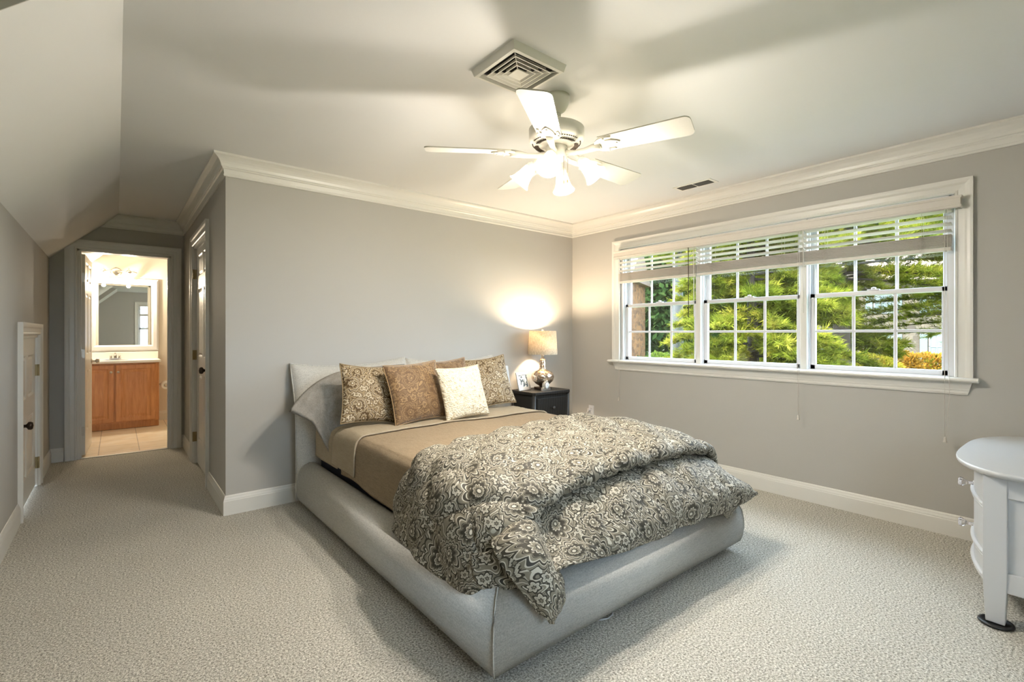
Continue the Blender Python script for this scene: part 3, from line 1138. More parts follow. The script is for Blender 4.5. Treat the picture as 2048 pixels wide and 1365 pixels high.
def sq(h, z):
    return [(cx - h, cy - h, z), (cx + h, cy - h, z), (cx + h, cy + h, z), (cx - h, cy + h, z)]


m = MB().loft([sq(.152, dz), sq(.142, dz - .032), sq(.128, dz - .034), sq(.124, dz - .012)], True, False, False)
m.build('frame', M['fanwhite'], d)
MB().box(cx - .125, cx + .125, cy - .125, cy + .125, dz - .006, dz - .001).build('duct_opening', M['dark'], d)
for k, h in enumerate((.104, .080, .056)):
    z = dz - .032
    m = MB().loft([sq(h + .001, z), sq(h - .004, z - .001), sq(h - .020, z + .022), sq(h - .016, z + .023)], True, False, False)
    m.build('louvre', M['fanwhite'], d)
m = MB().loft([sq(.034, dz - .034), sq(.034, dz - .030), sq(.012, dz - .012)], True, True, False)
m.build('louvre', M['fanwhite'], d)
for s1, s2 in ((1, 1), (1, -1), (-1, 1), (-1, -1)):
    MB().tube([(cx + s1 * .034, cy + s2 * .034, dz - .03), (cx + s1 * .128, cy + s2 * .128, dz - .028)], .0022, 5).build('corner_rib', M['fanwhite'], d)
# return vent slots
rv = thing('ceiling_register', 'small flat rectangular vent with two dark slots near window crown', 'air vent', (3.607, 2.09, CZ))
a_ = math.atan2(-.30, -.02)
dirv = Vector((3.533 - 3.629, 1.93 - 2.25, 0))
fm = MB().box(3.532, 3.668, 1.935, 2.26, CZ - .004, CZ)
fm.build('frame', M['fanwhite'], rv, bevel=.002)
for y0 in (1.962, 2.106):
    g = MB().box(3.556, 3.644, y0, y0 + .130, CZ - .0055, CZ - .004).build('slot', M['dark'], rv)
    s = MB()
    for k in range(7):
        s.obox((3.562 + k * .0127, y0 + .065, CZ - .006), .0012, .13, .006, Matrix.Rotation(.6, 3, 'Y'))
    s.build('louvre', M['nickel'], rv)

# ------------------------------------------------------------------ ceiling fan
HX, HY = 1.72, 1.76
fan = thing('ceiling_fan', 'white five-blade ceiling fan with four lit bell shades', 'ceiling fan', (HX, HY, CZ))
MB().lathe([(0, 0), (.066, 0), (.066, -.020), (.060, -.045), (.046, -.070), (.030, -.082), (.018, -.088), (0, -.088)], (HX, HY, CZ), 32).build('canopy', M['fanwhite'], fan)
MB().lathe([(.013, -.06), (.013, -.15), (.020, -.15), (.020, -.13), (.03, -.14), (.04, -.155), (0, -.155)], (HX, HY, CZ), 20).lathe([(0, 0), (.022, 0), (.024, -.012), (.014, -.02), (0, -.02)], (HX, HY, CZ - .088), 18).build('downrod', M['fanwhite'], fan)
zt = 2.262
hs = MB().lathe([(0, 0), (.100, 0), (.128, -.006), (.139, -.014), (.139, -.066), (.134, -.074), (.128, -.078), (.112, -.088), (.070, -.098), (.055, -.100), (0, -.100)], (HX, HY, zt), 48)
hs = hs.build('motor_housing', M['fanwhite'], fan)
m = MB()
for k in range(60):
    if k % 12 in (0, 1, 2):
        continue
    a = 2 * PI * k / 60 + math.radians(2) - PI / 60
    ca, sa = math.cos(a), math.sin(a)
    R = Matrix(((ca, -sa, 0), (sa, ca, 0), (0, 0, 1)))
    m.obox((HX + ca * .094, HY + sa * .094, zt - .0935), .034, .0055, .004, R @ Matrix.Rotation(.26, 3, 'Y'))
    m.obox((HX + ca * .1195, HY + sa * .1195, zt - .0845), .006, .0055, .004, R @ Matrix.Rotation(.5, 3, 'Y'))
m.build('cooling_slots', M['bronze'], hs)
zb = 2.13
for k in range(5):
    a = math.radians(2 + 72 * k)
    ca, sa = math.cos(a), math.sin(a)
    R = Matrix(((ca, -sa, 0), (sa, ca, 0), (0, 0, 1)))
    P = R @ Matrix.Rotation(math.radians(-12), 3, 'X')
    c = Vector((HX, HY, zb))
    # blade: widening board with rounded end
    out = []
    r0, r1 = .235, .655
    for q in range(9):
        t = q / 8
        out.append((r0 + (r1 - .03 - r0) * t, .058 + .014 * t))
    arc = [(r1 - .03 + .03 * math.sin(t), .042 + .030 * math.cos(t)) for t in (0.3, .7, 1.1, PI / 2)]
    edge = out + arc
    full = [(x, y) for x, y in edge] + [(x, -y) for x, y in reversed(edge)]
    hw = .003
    m = MB()
    m.loft([[c + P @ Vector((x, y, -hw)) for x, y in full], [c + P @ Vector((x, y, hw)) for x, y in full]], True, True, False)
    bo = m.build('blade', M['blade'], fan)
    # blade iron with scrolled paddle
    m = MB()
    arm = [(.055, .0, -.004), (.10, 0, -.016), (.15, 0, -.016), (.195, 0, -.010), (.235, 0, -.008)]
    m.tube([c + R @ Vector((x, y, z)) for x, y, z in arm], [.012, .013, .014, .018, .020], 8)
    pad = [(.205, .010), (.215, .034), (.232, .048), (.262, .056), (.300, .050), (.292, .040), (.268, .040), (.262, .030), (.292, .026), (.318, .012), (.330, 0)]
    pf = pad + [(x, -y) for x, y in reversed(pad[:-1])]
    m.loft([[c + P @ Vector((x, y, -.0032)) for x, y in pf], [c + P @ Vector((x, y, -.0095)) for x, y in pf]], True, True, False)
    for (x, y) in ((.262, .048), (.262, -.048), (.312, 0)):
        m.lathe([(0, 0), (.006, 0), (.005, -.004), (0, -.005)], c + P @ Vector((x, y, -.0095)), 10, P)
    m.build('blade_iron', M['fanwhite'], fan)
# light kit
zk = zt - .100
MB().lathe([(0, 0), (.052, 0), (.056, -.012), (.052, -.050), (.040, -.070), (.018, -.082), (.012, -.10), (.016, -.108), (.008, -.118), (0, -.12)], (HX, HY, zk), 32).build('light_kit', M['fanwhite'], fan)
for k in range(4):
    a = math.radians(39.13 + 180 + 180 / PI * 0 - 0 + 90 * k) * 1.0
    a = math.atan2(-math.cos(math.radians(39.13)), -math.sin(math.radians(39.13))) - math.radians(17) + PI / 2 * k
    dr = Vector((math.cos(a), math.sin(a), 0))
    o0 = Vector((HX, HY, zk - .045))
    p1 = o0 + dr * .045
    p2 = o0 + dr * .085 + Vector((0, 0, .004))
    p3 = o0 + dr * .108 + Vector((0, 0, -.018))
    ax = (dr * .70 + Vector((0, 0, -.80))).normalized()
    p4 = p3 + ax * .018
    ar = MB().tube([p1, p2, p3, p4], [.008, .008, .009, .011], 10)
    q = ax.to_track_quat('Z', 'Y').to_matrix()
    ar.lathe([(0, -.004), (.020, -.004), (.026, .008), (.027, .022), (.024, .024), (0, .024)], p4, 20, q)
    ar = ar.build('lamp_arm', M['fanwhite'], fan)
    prof = [(.024, .018), (.029, .026), (.032, .045), (.036, .070), (.043, .095), (.052, .112), (.058, .118), (.0565, .119), (.050, .112), (.041, .095), (.034, .070), (.030, .045), (.027, .026), (.022, .019)]
    sh = MB().lathe(prof, p4, 32, q, cap=False).build('glass_shade', M['frost'], fan)
    bl = MB().lathe([(0, .022), (.012, .024), (.013, .036), (.020, .052), (.024, .068), (.021, .083), (.012, .093), (0, .096)], p4, 18, q).build('bulb', M['bulb'], sh)
    ld = bpy.data.lights.new('fan_bulb_light', 'POINT')
    ld.energy = FAN_W
    ld.color = (1.0, .92, .81)
    ld.shadow_soft_size = .034
    lo = bpy.data.objects.new('fan_bulb_light', ld)
    COL.objects.link(lo)
    lo.location = p4 + ax * .108
for (dx, dy, L) in ((.050, -.030, .10), (.000, -.052, .12)):
    p = Vector((HX + dx, HY + dy, zk - .06))
    m = MB().tube([p, p + Vector((0, 0, -L))], .0012, 6)
    m.lathe([(0, 0), (.004, -.004), (.005, -.016), (0, -.022)], p + Vector((0, 0, -L)), 8)
    m.build('pull_chain', M['brass'], fan)

# ================================================================== bed
bx0, bx1, by0 = 0.998, 2.725, 1.322
bed = thing('bed', 'ivory tweed upholstered platform bed with two-cushion headboard', 'bed', (1.87, 2.5, 0))
rail = [(0.012, .042), (-.004, .050), (-.014, .080), (-.020, .130), (-.019, .180), (-.012, .225), (.004, .264), (.028, .292), (.060, .308), (.095, .306), (.118, .292), (.125, .27), (.125, .06), (.11, .042)]
path = [(bx1, 3.60), (bx1, by0), (bx0, by0), (bx0, 3.60)]
# travel so that the inside is on the left: go the other way round
path = path[::-1]


def railfn(a, b, h):
    return (a, b, h)


for k, nm in ((0, 'side_rail'), (1, 'foot_rail'), (2, 'side_rail')):
    m = MB().sweep(path, rail, railfn, only=[k], smooth=True)
    o = m.build(nm, M['uphol'], bed)
# seams where rails meet (welt)
for cxr, sx in ((bx0, -1), (bx1, 1)):
    MB().tube([(cxr + sx * (-d), by0 + d, h + .001) for d, h in rail[1:10]], .0028, 6).build('corner_seam', M['uphol'], bed)
for xx in (bx0, bx1):
    sg = 1 if xx == bx0 else -1
    MB().tube([(xx + sg * d, 3.595, h) for d, h in rail[1:11]], .003, 6).build('rail_seam', M['uphol'], bed)


# headboard: two curved cushions
def headboard(x0, x1):
    m = MB()
    nu, nv = 26, 26
    fr, bk = [], []
    for j in range(nv + 1):
        v = j / nv
        for i in range(nu + 1):
            u = i / nu
            top = .965 + .042 * (abs(2 * u - 1) ** 2.2) + (.012 if x0 > 1.5 else 0) + .018 * u * (1 if x0 < 1.5 else 0)
            z = .045 + (top - .045) * v
            edge = min(1, (min(u, 1 - u) / .10)) ** .5 * min(1, (1 - v) / .07) ** .5
            bow = .004 * math.sin(v * 40 + u * 3) * (1 - v) * v
            yy = 3.625 + .10 * max(0, (v - .55) / .45) ** 1.7
            spread = (.018 * v ** 4) * (2 * u - 1)
            x = x0 + (x1 - x0) * u + spread * (1 if (x0 < 1.5 and u < .5) or (x0 > 1.5 and u > .5) else .15)
            th = .045 * edge
            wr = .004 * mnoise.noise(Vector((x * 5, z * 18, 1)))
            fr.append((x, yy - th + wr + bow, z))
            bk.append((x, min(yy + .012 + .02 * edge, 3.738), z))
    n = nu + 1
    k = len(fr)
    fs = []
    for j in range(nv):
        for i in range(nu):
            a = j * n + i
            fs.append((a, a + 1, a + 1 + n, a + n))
            fs.append((k + a, k + a + n, k + a + n + 1, k + a + 1))
    per = [i for i in range(n)] + [j * n + nu for j in range(1, nv + 1)] + [nv * n + i for i in range(nu - 1, -1, -1)] + [j * n for j in range(nv - 1, 0, -1)]
    for a, b in zip(per, per[1:] + per[:1]):
        fs.append((a, k + a, k + b, b))
    m.add(fr + bk, fs, True)
    o = m.build('headboard_cushion', M['uphol'], bed)
    pts = [Vector(fr[q]) * .5 + Vector(bk[q]) * .5 for q in [j * n for j in range(0, nv + 1)] + [nv * n + i for i in range(1, n)] + [j * n + nu for j in range(nv - 1, -1, -1)]]
    MB().tube([p + Vector((0, -.006, 0)) for p in pts], .0045, 6).build('piping', M['uphol'], o)


headboard(.985, 1.868)
headboard(1.878, 2.765)
for (x, y) in ((1.09, 1.42), (2.66, 1.42), (1.09, 3.5), (2.66, 3.5)):
    MB().lathe([(0, 0), (.045, 0), (.048, .015), (.040, .046), (0, .046)], (x, y, 0), 20).build('leg', M['black'], bed)
MB().box(1.12, 2.63, 1.46, 3.58, .10, .14).build('slat_base', M['wicker_plain'], bed)
mt = thing('mattress', 'dark blue mattress and foundation mostly covered by tan blanket', 'mattress', (1.87, 2.5, .14))
navy = pbr('navy_ticking', (.02, .024, .04), .8, vary=.1)
MB().box(1.135, 2.61, 1.58, 3.57, .145, .34).build('foundation', navy, mt, bevel=.02)
MB().box(1.115, 2.63, 1.57, 3.575, .345, .590).build('mattress_body', pbr('mattress_ticking', (.42, .36, .28), .9, vary=.05), mt, bevel=.05, seg=4)


# ------------------------------------------------------------------ cloth patches
def catmull(P, t):
    """P list of arrays, t in [0, len-1]"""
    n = len(P)
    i = min(int(t), n - 2)
    f = t - i
    p1, p2 = P[i], P[i + 1]
    p0 = P[i - 1] if i > 0 else 2 * p1 - p2
    p3 = P[i + 2] if i + 2 < n else 2 * p2 - p1
    return .5 * ((2 * p1) + (-p0 + p2) * f + (2 * p0 - 5 * p1 + 4 * p2 - p3) * f * f + (-p0 + 3 * p1 - 3 * p2 + p3) * f ** 3)


def patch(net, nu, nv, disp=None, thick=.0, uvo=(0, 0), m=None, up=(0, 0, 1)):
    """net[row][col] of points; returns MB with a displaced, thickened smooth patch"""
    net = [[np.array(p, float) for p in r] for r in net]
    R, C = len(net), len(net[0])
    G = np.zeros((nv + 1, nu + 1, 3))
    for i in range(nu + 1):
        tc = i / nu * (C - 1)
        colp = [catmull(r, tc) for r in net]
        for j in range(nv + 1):
            G[j, i] = catmull(colp, j / nv * (R - 1))
    du = np.linalg.norm(np.diff(G, axis=1), axis=2).mean(0)
    dv = np.linalg.norm(np.diff(G, axis=0), axis=2).mean(1)
    U = np.concatenate([[0], np.cumsum(du)]) + uvo[0]
    V = np.concatenate([[0], np.cumsum(dv)]) + uvo[1]
    gu = np.gradient(G, axis=1)
    gv = np.gradient(G, axis=0)
    nn = np.cross(gu, gv)
    nn /= np.maximum(np.linalg.norm(nn, axis=2, keepdims=True), 1e-9)
    mid = nn[nv // 2, nu // 2]
    if mid @ np.array(up) < 0:
        nn = -nn
    top = G.copy()
    if disp:
        for j in range(nv + 1):
            for i in range(nu + 1):
                top[j, i] += nn[j, i] * disp(U[i], V[j], i / nu, j / nv, G[j, i])
    m = m or MB()
    n = nu + 1
    vs = [tuple(p) for p in top.reshape(-1, 3)]
    uv = [(U[i], V[j]) for j in range(nv + 1) for i in range(nu + 1)]
    fs = [(j * n + i, j * n + i + 1, (j + 1) * n + i + 1, (j + 1) * n + i) for j in range(nv) for i in range(nu)]
    if thick:
        bot = top - nn * thick
        k = len(vs)
        vs += [tuple(p) for p in bot.reshape(-1, 3)]
        uv += uv
        fs += [(k + f[3], k + f[2], k + f[1], k + f[0]) for f in list(fs)]
        per = [i for i in range(n)] + [j * n + nu for j in range(1, nv + 1)] + [nv * n + i for i in range(nu - 1, -1, -1)] + [j * n for j in range(nv - 1, 0, -1)]
        for a, b in zip(per, per[1:] + per[:1]):
            fs.append((a, k + a, k + b, b))
    m.add(vs, fs, True, uv)
    return m


def blanket_net(y0, y1, lift, zl, ny, zr=.33):
    rows = []
    for j in range(ny):
        y = y0 + (y1 - y0) * j / (ny - 1)
        w = .006 * math.sin(y * 9)
        rows.append([(1.085 - lift + w, y, zl(y)), (1.088 - lift + w, y, .44), (1.097 - lift, y, .54), (1.125 - lift * .5, y, .588 + lift), (1.19, y, .607 + lift), (1.45, y, .614 + lift), (1.87, y, .616 + lift),
                     (2.30, y, .614 + lift), (2.55, y, .607 + lift), (2.62 + lift * .5, y, .588 + lift), (2.648 + lift, y, .54), (2.657 + lift, y, .44), (2.66 + lift, y, zr)])
    return rows


def wr(U, V, a, b, p):
    q = Vector((p[0] * 3, p[1] * 3, p[2] * 3))
    return .010 * mnoise.noise(q) + .004 * mnoise.noise(q * 3.1)


bk = patch(blanket_net(1.66, 3.03, 0.0, lambda y: .335 + .014 * math.sin(y * 5), 7), 120, 70, wr, .006)
o = tag(bk.build('blanket', M['linen']), 'tan linen blanket spread over the mattress', 'blanket')
bk = patch(blanket_net(2.80, 3.17, 0.010, lambda y: .375 + .02 * (y - 2.8), 5), 120, 24, lambda U, V, a, b, p: wr(U, V, a, b, p) + .004 * math.exp(-((b - .0) / .06) ** 2) + .003 * mnoise.noise(Vector((p[0] * 2, p[1] * 30, p[2] * 2))), .010)
o = tag(bk.build('top_sheet', M['linenlight']), 'lighter tan sheet folded back in a band below the pillows', 'sheet')
# pillow-end sheet
bk = patch(blanket_net(3.10, 3.55, -.004, lambda y: .36, 5), 80, 20, wr, .004)
o = tag(bk.build('fitted_sheet', M['linenlight']), 'light tan fitted sheet under the pillows at head of bed', 'sheet')


# comforter
def quilt(U, V, a, b, p, amp=.027):
    s = .27
    p1 = (U + V * .85) / s
    p2 = (U - V * .85) / s
    f = abs(math.sin(PI * p1)) ** .33 * abs(math.sin(PI * p2)) ** .33
    q = Vector((U * 6, V * 6, 3.3))
    return amp * f - amp * .3 + .010 * mnoise.noise(q) + .006 * mnoise.noise(q * 2.6) + .003 * mnoise.noise(q * 6)


topnet = [
    [(1.015, 2.14, .325), (1.045, 2.14, .45), (1.075, 2.13, .54), (1.15, 2.13, .625), (1.35, 2.16, .655), (1.70, 2.21, .660), (2.10, 2.28, .660), (2.42, 2.36, .650), (2.60, 2.40, .625), (2.68, 2.42, .52), (2.71, 2.42, .38)],
    [(.985, 1.99, .300), (1.020, 1.98, .43), (1.050, 1.97, .54), (1.13, 1.97, .635), (1.35, 1.98, .672), (1.70, 2.00, .680), (2.10, 2.05, .680), (2.42, 2.10, .672), (2.61, 2.12, .635), (2.70, 2.12, .53), (2.73, 2.12, .38)],
    [(.975, 1.82, .285), (1.005, 1.80, .42), (1.040, 1.80, .53), (1.13, 1.80, .625), (1.35, 1.80, .668), (1.70, 1.80, .680), (2.10, 1.83, .682), (2.42, 1.85, .672), (2.62, 1.86, .635), (2.71, 1.86, .53), (2.74, 1.86, .38)],
    [(.985, 1.63, .262), (1.010, 1.61, .39), (1.050, 1.60, .50), (1.14, 1.61, .595), (1.35, 1.62, .650), (1.70, 1.62, .668), (2.10, 1.63, .670), (2.42, 1.64, .660), (2.62, 1.65, .620), (2.71, 1.65, .51), (2.74, 1.65, .38)],
    [(1.010, 1.50, .262), (1.035, 1.48, .37), (1.080, 1.475, .46), (1.17, 1.475, .54), (1.36, 1.475, .610), (1.70, 1.475, .640), (2.10, 1.475, .645), (2.42, 1.475, .630), (2.62, 1.48, .590), (2.71, 1.49, .49), (2.74, 1.50, .37)],
    [(1.050, 1.44, .275), (1.075, 1.425, .36), (1.120, 1.415, .43), (1.21, 1.415, .500), (1.39, 1.425, .570), (1.70, 1.430, .606), (2.10, 1.430, .612), (2.42, 1.430, .598), (2.62, 1.44, .560), (2.71, 1.45, .46), (2.74, 1.46, .36)],
    [(1.080, 1.45, .265), (1.105, 1.44, .34), (1.15, 1.43, .40), (1.24, 1.43, .468), (1.41, 1.445, .538), (1.70, 1.450, .574), (2.10, 1.450, .580), (2.42, 1.450, .566), (2.62, 1.46, .530), (2.70, 1.47, .44), (2.73, 1.48, .35)],
]
cm = patch(topnet, 190, 120, quilt, .012)
lownet = [
    [(1.13, 1.50, .40), (1.26, 1.50, .47), (1.45, 1.50, .535), (1.75, 1.50, .565), (2.10, 1.50, .570), (2.40, 1.50, .560), (2.60, 1.50, .520), (2.68, 1.51, .43)],
    [(1.10, 1.45, .36), (1.24, 1.44, .44), (1.45, 1.435, .51), (1.75, 1.43, .54), (2.10, 1.43, .545), (2.40, 1.43, .535), (2.61, 1.43, .500), (2.71, 1.45, .42)],
    [(1.08, 1.41, .33), (1.23, 1.385, .40), (1.45, 1.375, .465), (1.75, 1.370, .50), (2.10, 1.365, .505), (2.40, 1.365, .500), (2.63, 1.365, .460), (2.76, 1.38, .39)],
    [(1.08, 1.375, .315), (1.23, 1.345, .385), (1.46, 1.325, .425), (1.76, 1.315, .445), (2.10, 1.310, .450), (2.40, 1.305, .445), (2.65, 1.305, .41), (2.80, 1.32, .36)],
    [(1.10, 1.33, .32), (1.24, 1.305, .375), (1.48, 1.285, .385), (1.78, 1.272, .385), (2.11, 1.268, .385), (2.41, 1.262, .385), (2.66, 1.262, .365), (2.82, 1.275, .33)],
    [(1.12, 1.290, .33), (1.25, 1.270, .36), (1.50, 1.262, .335), (1.79, 1.262, .315), (2.10, 1.270, .310), (2.36, 1.262, .300), (2.62, 1.255, .300), (2.80, 1.250, .318)],
]
patch(lownet, 190, 70, lambda *a: quilt(*a, amp=.013), .012, (0.4, 1.9), cm, up=(0, -.5, .8))
tongue = [
    [(1.13, 1.47, .46), (1.19, 1.455, .485), (1.27, 1.44, .49), (1.34, 1.44, .47)],
    [(1.06, 1.42, .455), (1.12, 1.385, .485), (1.21, 1.37, .475), (1.30, 1.39, .42)],
    [(1.055, 1.345, .40), (1.11, 1.295, .43), (1.20, 1.285, .415), (1.29, 1.32, .35)],
    [(1.095, 1.285, .315), (1.14, 1.252, .335), (1.21, 1.245, .33), (1.30, 1.282, .262)],
    [(1.150, 1.272, .240), (1.17, 1.246, .245), (1.21, 1.240, .240), (1.262, 1.262, .225)],
    [(1.190, 1.262, .203), (1.193, 1.250, .201), (1.198, 1.250, .200), (1.206, 1.256, .204)],
]
patch(tongue, 44, 60, lambda U, V, a, b, p: quilt(U, V, a, b, p, .008) + .012 * math.sin(PI * a) ** 2, .010, (1.9, .3), cm, up=(0, -1, .3))
# small dog-eared corner hanging by the far foot corner
ear = [
    [(2.42, 1.300, .330), (2.56, 1.290, .325), (2.70, 1.285, .325)],
    [(2.46, 1.288, .285), (2.56, 1.282, .280), (2.65, 1.280, .290)],
    [(2.525, 1.286, .232), (2.53, 1.284, .230), (2.54, 1.284, .232)],
]
patch(ear, 16, 16, None, .008, (3.2, 1.1), cm, up=(0, -1, 0))
# fold at the near corner, below the turned-down layer
gus = [
    [(1.02, 1.50, .40), (1.06, 1.44, .42), (1.12, 1.40, .43), (1.20, 1.36, .43)],
    [(1.015, 1.47, .33), (1.05, 1.41, .345), (1.10, 1.36, .35), (1.18, 1.325, .36)],
    [(1.035, 1.42, .285), (1.06, 1.385, .300), (1.10, 1.345, .305), (1.16, 1.31, .31)],
]
patch(gus, 30, 24, lambda *a: quilt(*a, amp=.006), .010, (2.6, 2.2), cm, up=(-.7, -.7, .3))
tag(cm.build('comforter', M['paisley']), 'quilted paisley comforter folded double across the foot of the bed', 'comforter')


# ------------------------------------------------------------------ pillows
def pillow(name, w, h, t, mat, loc, rot, label, cat='pillow', group=None, sag=0.0, power=.5, pipe=None, corner=.06, seed=0, wrk=.006, hem=0, bend=0.0, droop=0.0):
    """stands in its local x-z plane, thickness along y; origin at its bottom centre"""
    n = 40
    fr, bk, uv = [], [], []
    for j in range(n + 1):
        v = -1 + 2 * j / n
        for i in range(n + 1):
            u = -1 + 2 * i / n
            x = u * w / 2 * (1 - corner * (1 - v * v) * abs(u))
            z = v * h / 2 * (1 - corner * (1 - u * u) * abs(v))
            uh = max(-1, u / (1 - hem * 1.3)) if (hem and u < 0) else u
            e = max(0.0015, (1 - uh * uh) * (1 - v * v)) ** power
            if abs(u) > .999 or abs(v) > .999:
                e = 0
            ns = mnoise.noise(Vector((u * 2 + seed, v * 2, seed * 1.7)))
            ns2 = mnoise.noise(Vector((u * 6 + seed, v * 5, seed * 2.3)))
            bulge = t / 2 * e * (1 + .12 * ns) + wrk * ns2 * min(1, e * 3)
            zz = z - sag * (abs(u) ** 2) * (1 if u < 0 else .3) + h / 2
            yo = bend * u * u
            xx = x
            if droop and x < 0:
                Rr = w / 2 / droop
                th = -x / Rr
                zl_ = zz - h / 2
                if zl_ < 0:
                    zl_ *= 1 + .75 * abs(u) ** 1.5
                xx = -Rr * math.sin(th) - zl_ * math.sin(th) * (1 if zl_ > 0 else .3)
                zz = h / 2 - Rr * (1 - math.cos(th)) + zl_ * math.cos(th)
            fr.append((xx, -bulge + yo, zz))
            bk.append((xx, bulge * .8 + yo, zz))
            uv.append((x + .37 * seed, z))
    m = MB()
    q = n + 1
    k = len(fr)
    fs = []
    for j in range(n):
        for i in range(n):
            a = j * q + i
            fs.append((a, a + 1, a + 1 + q, a + q))
            fs.append((k + a, k + a + q, k + a + q + 1, k + a + 1))
    m.add(fr + bk, fs, True, uv + uv)
    o = m.build(name, mat, origin=(0, 0, 0), weld=True)
    o.location = loc
    o.rotation_euler = rot
    tag(o, label, cat, group)
    if pipe:
        per = [i for i in range(q)] + [j * q + n for j in range(1, q)] + [n * q + i for i in range(n - 1, -1, -1)] + [j * q for j in range(n - 1, -1, -1)]
        pm = MB().tube([fr[a] for a in per], .004, 6)
        p = pm.build('piping', pipe, origin=(0, 0, 0))
        p.parent = o
    return o


r_ = math.radians
G = 'pillows on the bed'
pillow('bed_pillow', .84, .38, .17, M['greylinen'], (1.37, 3.34, .622), (r_(-24), r_(-3), r_(3)), 'dark grey linen pillow slumped over the left mattress edge', group=G, sag=.03, power=.42, corner=.03, seed=1, wrk=.016, hem=.10, droop=.85)
pillow('bed_pillow', .62, .34, .15, M['bluelinen'], (2.44, 3.38, .625), (r_(-16), r_(3), r_(-2)), 'pale grey pillow at the far side, nearest the nightstand', group=G, sag=.02, power=.42, corner=.03, seed=2, wrk=.010, hem=.08)
pillow('throw_pillow', .40, .40, .13, M['paisleyp'], (1.300, 3.06, .630), (r_(-20), r_(5), r_(-4)), 'brown and cream paisley pillow, leftmost throw pillow', group=G, corner=.09, seed=3, pipe=M['paisleyp'])
pillow('throw_pillow', .41, .42, .13, M['paisleyp'], (2.375, 3.14, .630), (r_(-20), r_(-6), r_(-8)), 'brown and cream paisley pillow, rightmost throw pillow', group=G, corner=.09, seed=4, pipe=M['paisleyp'])
pillow('throw_pillow', .40, .41, .12, M['velvet'], (2.03, 3.16, .630), (r_(-20), r_(-4), r_(4)), 'bronze velvet pillow mostly hidden behind the cream pillow', group=G, corner=.07, seed=5, pipe=M['velvet'])
pillow('throw_pillow', .42, .41, .14, M['velvet'], (1.610, 2.93, .630), (r_(-19), r_(-3), r_(5)), 'bronze patterned velvet pillow in front, left of the cream pillow', group=G, corner=.07, seed=6, pipe=M['velvet'])
pillow('throw_pillow', .38, .38, .13, M['boucle'], (1.915, 2.83, .630), (r_(-19), r_(-2), r_(3)), 'cream nubby textured square pillow in front', group=G, corner=.07, seed=7)

# ================================================================== nightstand and what stands on it
nx0, nx1, ny0, ny1, nz = 3.00, 3.50, 3.37, 3.725, .670
ns = thing('nightstand', 'black woven rattan nightstand with two drawers in the corner', 'nightstand', ((nx0 + nx1) / 2, (ny0 + ny1) / 2, 0))
m = MB()
ch = .022
o8 = lambda a, b, c, d, k: [(a + k, c), (b - k, c), (b, c + k), (b, d - k), (b - k, d), (a + k, d), (a, d - k), (a, c + k)]
m.loft([[(x, y, nz - .030) for x, y in o8(nx0, nx1, ny0, ny1, ch)], [(x, y, nz) for x, y in o8(nx0, nx1, ny0, ny1, ch)]], True, True, False)
m.build('top', M['weave'], ns, bevel=.006)
MB().box(nx0 + .018, nx1 - .018, ny0 + .020, ny1 - .01, .09, nz - .030).build('carcass', M['weave'], ns)
for x in (nx0 + .028, nx1 - .028):
    for y in (ny0 + .028, ny1 - .028):
        MB().lathe([(0, 0), (.018, 0), (.021, .05), (.021, nz - .03), (0, nz - .03)], (x, y, 0), 14).build('leg', M['wicker_plain'], ns)
for z0, z1 in ((.375, .610), (.115, .350)):
    dr = MB().box(nx0 + .052, nx1 - .052, ny0 + .006, ny0 + .022, z0, z1).build('drawer', M['weave'], ns, bevel=.004)
    MB().lathe([(0, 0), (.006, 0), (.007, .012), (.015, .018), (.015, .026), (0, .030)], ((nx0 + nx1) / 2, ny0 + .006, (z0 + z1) / 2 + .02), 16, Vector((0, -1, 0)).to_track_quat('Z', 'Y').to_matrix()).build('knob', M['wicker_plain'], dr)

lx, ly = 3.285, 3.555
lamp = thing('table_lamp', 'lit mercury glass table lamp with linen drum shade on nightstand', 'lamp', (lx, ly, nz))
MB().box(lx - .062, lx + .062, ly - .062, ly + .062, nz, nz + .024).build('base', M['bronze'], lamp, bevel=.004)
prof = [(0, 0), (.030, 0), (.036, .012), (.070, .030), (.102, .060), (.114, .092), (.110, .125), (.088, .152), (.056, .166), (.038, .172), (.034, .187), (.032, .262), (.028, .272), (.018, .278), (0, .278)]
MB().lathe(prof, (lx, ly, nz + .024), 40).build('glass_body', M['mercury'], lamp)
MB().lathe([(0, 0), (.016, 0), (.016, .040), (.012, .045), (.012, .085), (0, .085)], (lx, ly, nz + .302), 18).build('socket', M['nickel'], lamp)
zs0, zs1 = 1.016, 1.248
MB().lathe([(.146, zs0), (.134, zs1), (.1325, zs1), (.1445, zs0), (.146, zs0)], (lx, ly, 0), 56, cap=False).build('lamp_shade', M['shade'], lamp)
m = MB()
for a in range(3):
    an = a * 2 * PI / 3 + .4
    m.tube([(lx, ly, zs1 - .012), (lx + .133 * math.cos(an), ly + .133 * math.sin(an), zs1 - .004)], .002, 6)
m.tube([(lx, ly, zs0 + .04), (lx + .05, ly, zs0 + .07), (lx + .055, ly, 1.16), (lx, ly, zs1 - .012)], .0018, 6)
m.tube([(lx, ly, zs0 + .04), (lx - .05, ly, zs0 + .07), (lx - .055, ly, 1.16), (lx, ly, zs1 - .012)], .0018, 6)
m.lathe([(0, 0), (.010, 0), (.007, .008), (.012, .016), (.010, .024), (0, .028)], (lx, ly, zs1 - .010), 14)
m.build('shade_harp', M['nickel'], lamp)
MB().lathe([(0, 0), (.014, 0), (.015, .02), (.028, .05), (.030, .07), (.022, .09), (0, .10)], (lx, ly, 1.07), 18).build('bulb', M['bulb'], lamp)
ld = bpy.data.lights.new('table_lamp_light', 'POINT')
ld.energy = LAMP_W
ld.color = (1.0, .78, .54)
ld.shadow_soft_size = .035
